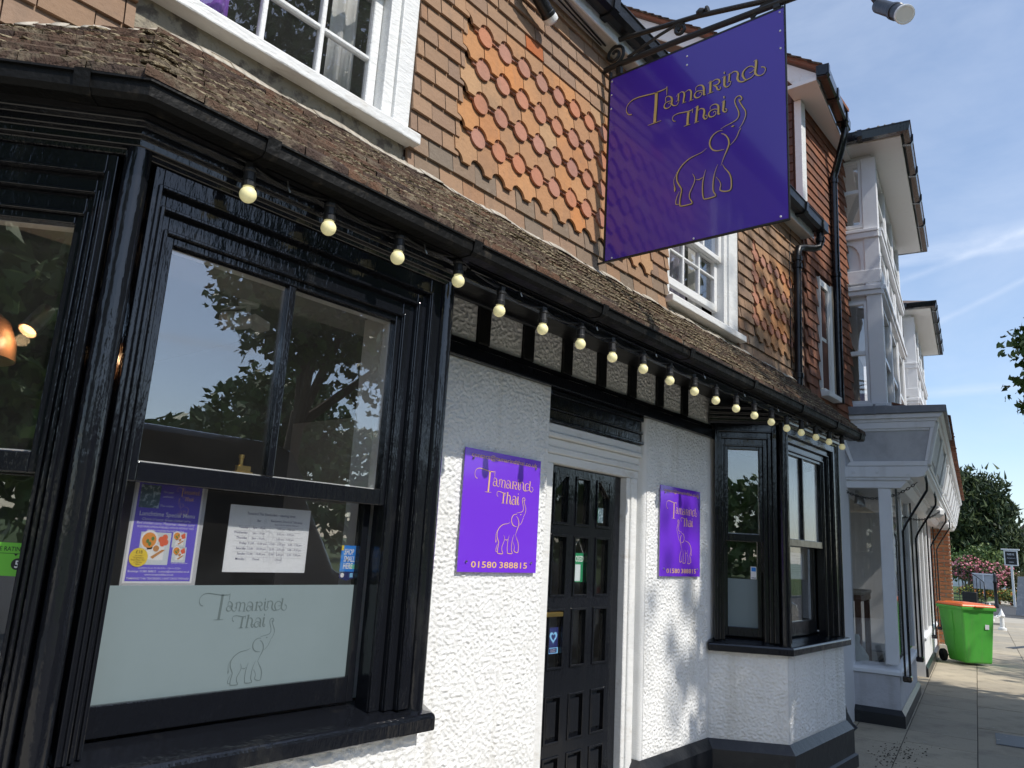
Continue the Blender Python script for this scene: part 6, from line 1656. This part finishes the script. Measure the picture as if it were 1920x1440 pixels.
a = MB(); a.hexa([Vector((36.75, 1.85, .02)), Vector((36.75, 1.15, .02)), Vector((36.8, 1.15, .02)), Vector((36.8, 1.85, .02)), Vector((36.36, 1.72, 1.5)), Vector((36.36, 1.2, 1.5)), Vector((36.41, 1.2, 1.5)), Vector((36.41, 1.72, 1.5))]); a.build('rear_panel', 'lead', AB)
# far white weatherboarded houses
def far_house(label, x, y0, y1, h, rh, chim):
    H_ = thing('far_house', label, 'house', (x, (y0 + y1) / 2, 0), 'white houses far down the street')
    Fh = frame((x, y1), (0, -1)); L = y1 - y0
    bb = MB()
    k = 0
    while k * .22 < h: bb.fprism(Fh, [(0, k * .22), (L, k * .22), (L, min(h, k * .22 + .219)), (0, min(h, k * .22 + .219))], -6, .02 * (k % 2)); k += 1
    bb.build('weatherboards', 'weatherboard', H_)
    rf = MB(); rf.fprism(Fh, [(-.3, h), (L + .3, h), (L * .78, h + rh), (L * .22, h + rh)], -6.2, .3); roof = rf.build('roof', 'house_roof', H_)
    if chim:
        c_ = MB(); c_.box(x + 1, x + 1.8, y0 + L * .42, y0 + L * .62, h + rh - .3, h + rh + 1.2); c_.build('chimney', 'brick', roof)
        c_ = MB()
        for q in (.46, .56): c_.lathe([(.12, 0), (.10, .4)], (x + 1.4, y0 + L * q, h + rh + 1.2), 8)
        c_.build('chimney_pots', 'brick', roof)
    n = max(1, int(L / 2.2))
    for i in range(n):
        for zz in (.9, 3.6):
            if zz + 1.3 < h:
                w_ = part_empty('window', Fh((i + .5) * L / n, .03, zz), H_)
                q = MB(); q.fframe(Fh, (i + .5) * L / n - .45, (i + .5) * L / n + .45, zz, zz + 1.3, .07, -.02, .06); q.build('frame', 'white_upvc', w_)
                q = MB(); q.fbox(Fh, (i + .5) * L / n - .38, (i + .5) * L / n + .38, .021, .03, zz + .07, zz + 1.23); q.build('pane', 'car_glass', w_)
far_house('white weatherboarded house half hidden behind the yew tree', 88, 8.2, 13.5, 3.3, 1.6, False)
far_house('taller white house with brick chimney at the far right edge', 96, 3.0, 8.6, 5.6, 1.6, True)
bush('shrub', 'dark shrub against the far white house at the right edge', 'bush', (80, 6.1, 3.4), (1, .9, 1.6), 1200, 'leaf', .3)

# ------------------------------------------------------------------ street trees beside the camera (shade and reflections)
def street_tree(label, base, trunk_top, lobes, n, size, group, extra=()):
    T_ = thing('street_tree', label, 'tree', base, group)
    b = Vector(base); t = Vector(trunk_top)
    a = MB(); a.tube([b, b.lerp(t, .5) + Vector((.08, .05, 0)), t], [.24, .18, .15], 12)
    for (c, r, _) in lobes:
        c = Vector(c); mid = t.lerp(c, .5) + Vector((random.uniform(-.3, .3), random.uniform(-.3, .3), .3))
        a.tube([t - Vector((0, 0, .3)), mid, c], [.11, .07, .03], 8)
        for q in range(5):
            d = Vector((random.gauss(0, 1), random.gauss(0, 1), random.gauss(0, 1))).normalized(); e = c + Vector((d.x * r[0], d.y * r[1], d.z * r[2])) * .8
            a.tube([mid.lerp(c, .5), c.lerp(e, .5) + Vector((0, 0, .1)), e], [.04, .025, .008], 5)
    for e in extra: a.tube([t, t.lerp(Vector(e), .5) + Vector((0, 0, .4)), Vector(e)], [.07, .04, .008], 6)
    a.build('trunk', 'bark', T_, smooth='auto')
    a = MB()
    for i, (c, r, frac) in enumerate(lobes): foliage(a, int(n * frac), ellipsoid_sampler(c, r, .75, .16, i * 5.3 + base[0], gaps=.12), size)
    for e in extra:
        e = Vector(e)
        foliage(a, 420, ellipsoid_sampler(e, (.7, .30, .33), .9, .5, e.x), .10)
        foliage(a, 160, ellipsoid_sampler(e.lerp(t, .16), (.6, .4, .4), .9, .4, e.x), .10)
    a.build('crown', 'leaf', T_)
random.seed(77)
street_tree('leafy street tree whose branch tips reach in at the right edge', (10.6, -5.6, -.01), (10.3, -5.3, 3.6),
            [((9.5, -5.4, 6.4), (3.0, 2.8, 3.0), .42), ((6.95, -4.5, 5.30), (1.75, 1.6, 2.0), .30), ((11.3, -4.9, 5.6), (2.0, 2.0, 2.0), .20), ((8.6, -4.1, 5.1), (1.7, 1.4, 1.6), .16)],
            25000, .17, 'trees along the street', extra=((11.1, -1.62, 4.42), (11.0, -1.66, 3.72)))
street_tree('large street tree across the road mirrored in the bay window', (8.8, -12.6, -.02), (8.6, -11.4, 4.0),
            [((9.6, -10.4, 7.4), (3.5, 3.2, 3.2), .42), ((7.3, -9.6, 6.0), (1.6, 1.6, 1.5), .14), ((11.4, -10, 6), (2, 2, 2), .12), ((8.3, -10.8, 12.2), (3.4, 3.0, 3.4), .32)], 17000, .20, 'trees along the street')
street_tree('large street tree farther along mirrored in the door panes', (17.5, -12.6, -.02), (17.4, -11.6, 4.0),
            [((17, -10.6, 7.2), (3.8, 3.0, 3.4), .8), ((14.2, -10.4, 6.2), (1.8, 1.8, 1.8), .2)], 8000, .24, 'trees along the street')
street_tree('broad dark street tree to the left mirrored in the far left pane', (-9.5, -5.8, -.02), (-9.5, -5.6, 2.6),
            [((-9.5, -5.2, 5.6), (3.2, 3.4, 4.0), .7), ((-8.0, -3.6, 4.0), (2.0, 2.0, 2.2), .3)], 12000, .26, 'trees along the street')
for k, (x, y) in enumerate(((-9, -26), (4, -30), (18, -27))):
    street_tree(('round crowned tree beyond the green to the left behind the camera', 'round crowned tree beyond the green straight behind the camera', 'round crowned tree beyond the green to the right behind the camera')[k], (x, y, -.15), (x, y, 3),
                [((x, y, 5.6), (3.6, 3.0, 3.0), 1.0)], 3200, .42, 'trees along the street')

# ------------------------------------------------------------------ parked vehicles (mirrored in the glass)
def vehicle(name, label, cat, x0, L, y0, W, lower, roof, paint, nose=1, sill_z=.28):
    """lower: (x, z) side outline of the body; roof: (x, z) outline of the glasshouse; x measured from the tail to the nose."""
    V = thing(name, label, cat, (x0 + L / 2, y0 - W / 2, -.12), 'parked vehicles')
    Fv = frame((x0 if nose > 0 else x0 + L, y0 - W), (nose, 0)) if nose < 0 else None
    X = (lambda u: x0 + u) if nose > 0 else (lambda u: x0 + L - u)
    zb = -.12
    def loft(outline, ins0, ins1, zlo, zhi):
        b = MB(); n = len(outline); vs_ = []
        for side in (0, 1):
            for (u, z) in outline:
                k = 0 if zhi == zlo else (z - zlo) / (zhi - zlo); ins = ins0 + (ins1 - ins0) * max(0, min(1, k))
                vs_.append((X(u), y0 - (ins if side == 0 else W - ins), z + zb))
        fs = [tuple(range(n)), tuple(range(2 * n - 1, n - 1, -1))] + [(i, (i + 1) % n, n + (i + 1) % n, n + i) for i in range(n)]
        b.add(vs_, fs); return b
    loft(lower, .02, .0, sill_z, 1.0).build('body', paint, V, bevel=.06, seg=3)
    zr = max(z for _, z in roof); z0_ = min(z for _, z in roof)
    loft(roof, .04, .22, z0_, zr).build('glasshouse', 'car_glass', V, bevel=.04, seg=2)
    top = [p for p in roof if p[1] > zr - .12]
    us = [p[0] for p in top]
    b = MB(); b.hexa([Vector((X(min(us) - .05), y0 - .19, zr + zb - .03)), Vector((X(max(us) + .05), y0 - .19, zr + zb - .03)), Vector((X(max(us) + .05), y0 - W + .19, zr + zb - .03)), Vector((X(min(us) - .05), y0 - W + .19, zr + zb - .03)), Vector((X(min(us)), y0 - .26, zr + zb + .03)), Vector((X(max(us)), y0 - .26, zr + zb + .03)), Vector((X(max(us)), y0 - W + .26, zr + zb + .03)), Vector((X(min(us)), y0 - W + .26, zr + zb + .03))]); b.build('roof', paint, V, bevel=.02, seg=2)
    for u in (L * .19, L * .80):
        for yy in (y0 - .10, y0 - W + .10):
            wh = part_empty('wheel', (X(u), yy, zb), V)
            q = MB(); q.lathe([(.20, -.10), (.31, -.10), (.33, -.07), (.33, .07), (.31, .10), (.20, .10)], (X(u), yy, zb + .33), 20, axis=(0, 1, 0)); q.build('tyre', 'tyre', wh, smooth='auto')
            q = MB(); q.lathe([(.0, -.09), (.08, -.10), (.20, -.085), (.20, .085), (.08, .10), (.0, .09)], (X(u), yy, zb + .33), 14, axis=(0, 1, 0)); q.build('rim', 'steel', wh, smooth='auto')
    for yy in (y0 - .22, y0 - W + .22):
        q = MB(); q.box(min(X(.0), X(.06)) - .01, max(X(.0), X(.06)) + .01, yy - .1, yy + .1, zb + .72, zb + .98); q.build('tail_light', 'tail_red', V, bevel=.02)
        q = MB(); q.box(min(X(L - .12), X(L)) - .0, max(X(L - .12), X(L)) + .0, yy - .14, yy + .14, zb + .62, zb + .78); q.build('headlight', 'lens_white', V, bevel=.02)
    for sgn, yy in ((1, y0 + .10), (-1, y0 - W - .10)):
        q = MB(); q.box(X(L * .66) - .08, X(L * .66) + .06, yy - .10, yy + .10, zb + 1.02, zb + 1.22); q.build('door_mirror', paint, V, bevel=.04, seg=2)
    return V
vehicle('parked_van', 'tall black van parked at the kerb behind the camera', 'van', 1.0, 5.3, -5.2, 1.95,
        [(.0, .35), (.02, 1.2), (.1, 2.50), (.35, 2.62), (3.2, 2.62), (3.55, 2.56), (4.15, 1.66), (4.35, 1.32), (5.05, 1.12), (5.28, .85), (5.30, .35), (4.8, .25), (.3, .25)],
        [(.6, 1.35), (.62, 2.42), (3.30, 2.44), (4.1, 1.5), (4.1, 1.35)], 'car_black')
vehicle('parked_car', 'white estate car parked beyond the black van', 'car', 7.2, 4.5, -4.2, 1.85,
        [(.0, .35), (.0, .95), (.1, 1.05), (1.2, 1.05), (3.0, 1.02), (4.2, .88), (4.45, .70), (4.5, .35), (4.2, .22), (.3, .22)],
        [(.15, 1.02), (.45, 1.50), (.9, 1.62), (2.2, 1.62), (3.2, 1.0)], 'car_white')
vehicle('parked_car', 'silver hatchback parked farthest along the kerb', 'car', 13.0, 4.2, -4.2, 1.8,
        [(.0, .35), (.0, .92), (.1, 1.0), (1.2, 1.0), (2.9, .98), (3.9, .82), (4.15, .65), (4.2, .35), (3.9, .22), (.3, .22)],
        [(.1, .98), (.5, 1.42), (.9, 1.50), (2.0, 1.50), (3.0, .95)], 'car_silver')

# unseen wood, one unbroken mass, added to darken the horizon mirrored in the panes
random.seed(91)
a = MB()
def wood_pt():
    x = random.uniform(-70, 110); top = 8.5 + 3.5 * noise.noise(Vector((x * .09, 0, 0))) + 1.5 * noise.noise(Vector((x * .4, 3, 0)))
    return Vector((x, -46 + random.uniform(-2.5, 2.5), top * random.random() ** .7))
foliage(a, 15000, wood_pt, .95)
o = a.build('added_far_wood', 'leaf', kind='stuff'); o['label'] = 'added unseen line of trees across the green behind the camera'; o['category'] = 'wood'
# round black fitting on the far side of the right bay
a = MB(); a.lathe([(.0, -.06), (.05, -.055), (.075, -.02), (.078, .02), (.06, .05), (.03, .065), (.0, .07)], (7.13, -.30, 2.25), 14); a.tube([(7.13, -.30, 2.20), (7.14, -.32, 2.12), (7.20, -.34, 2.09)], .012, 6)
tag(a.build('wall_fitting', 'black_matt', smooth='auto'), 'round black fitting on the wall between right bay and white shop', 'light fitting')
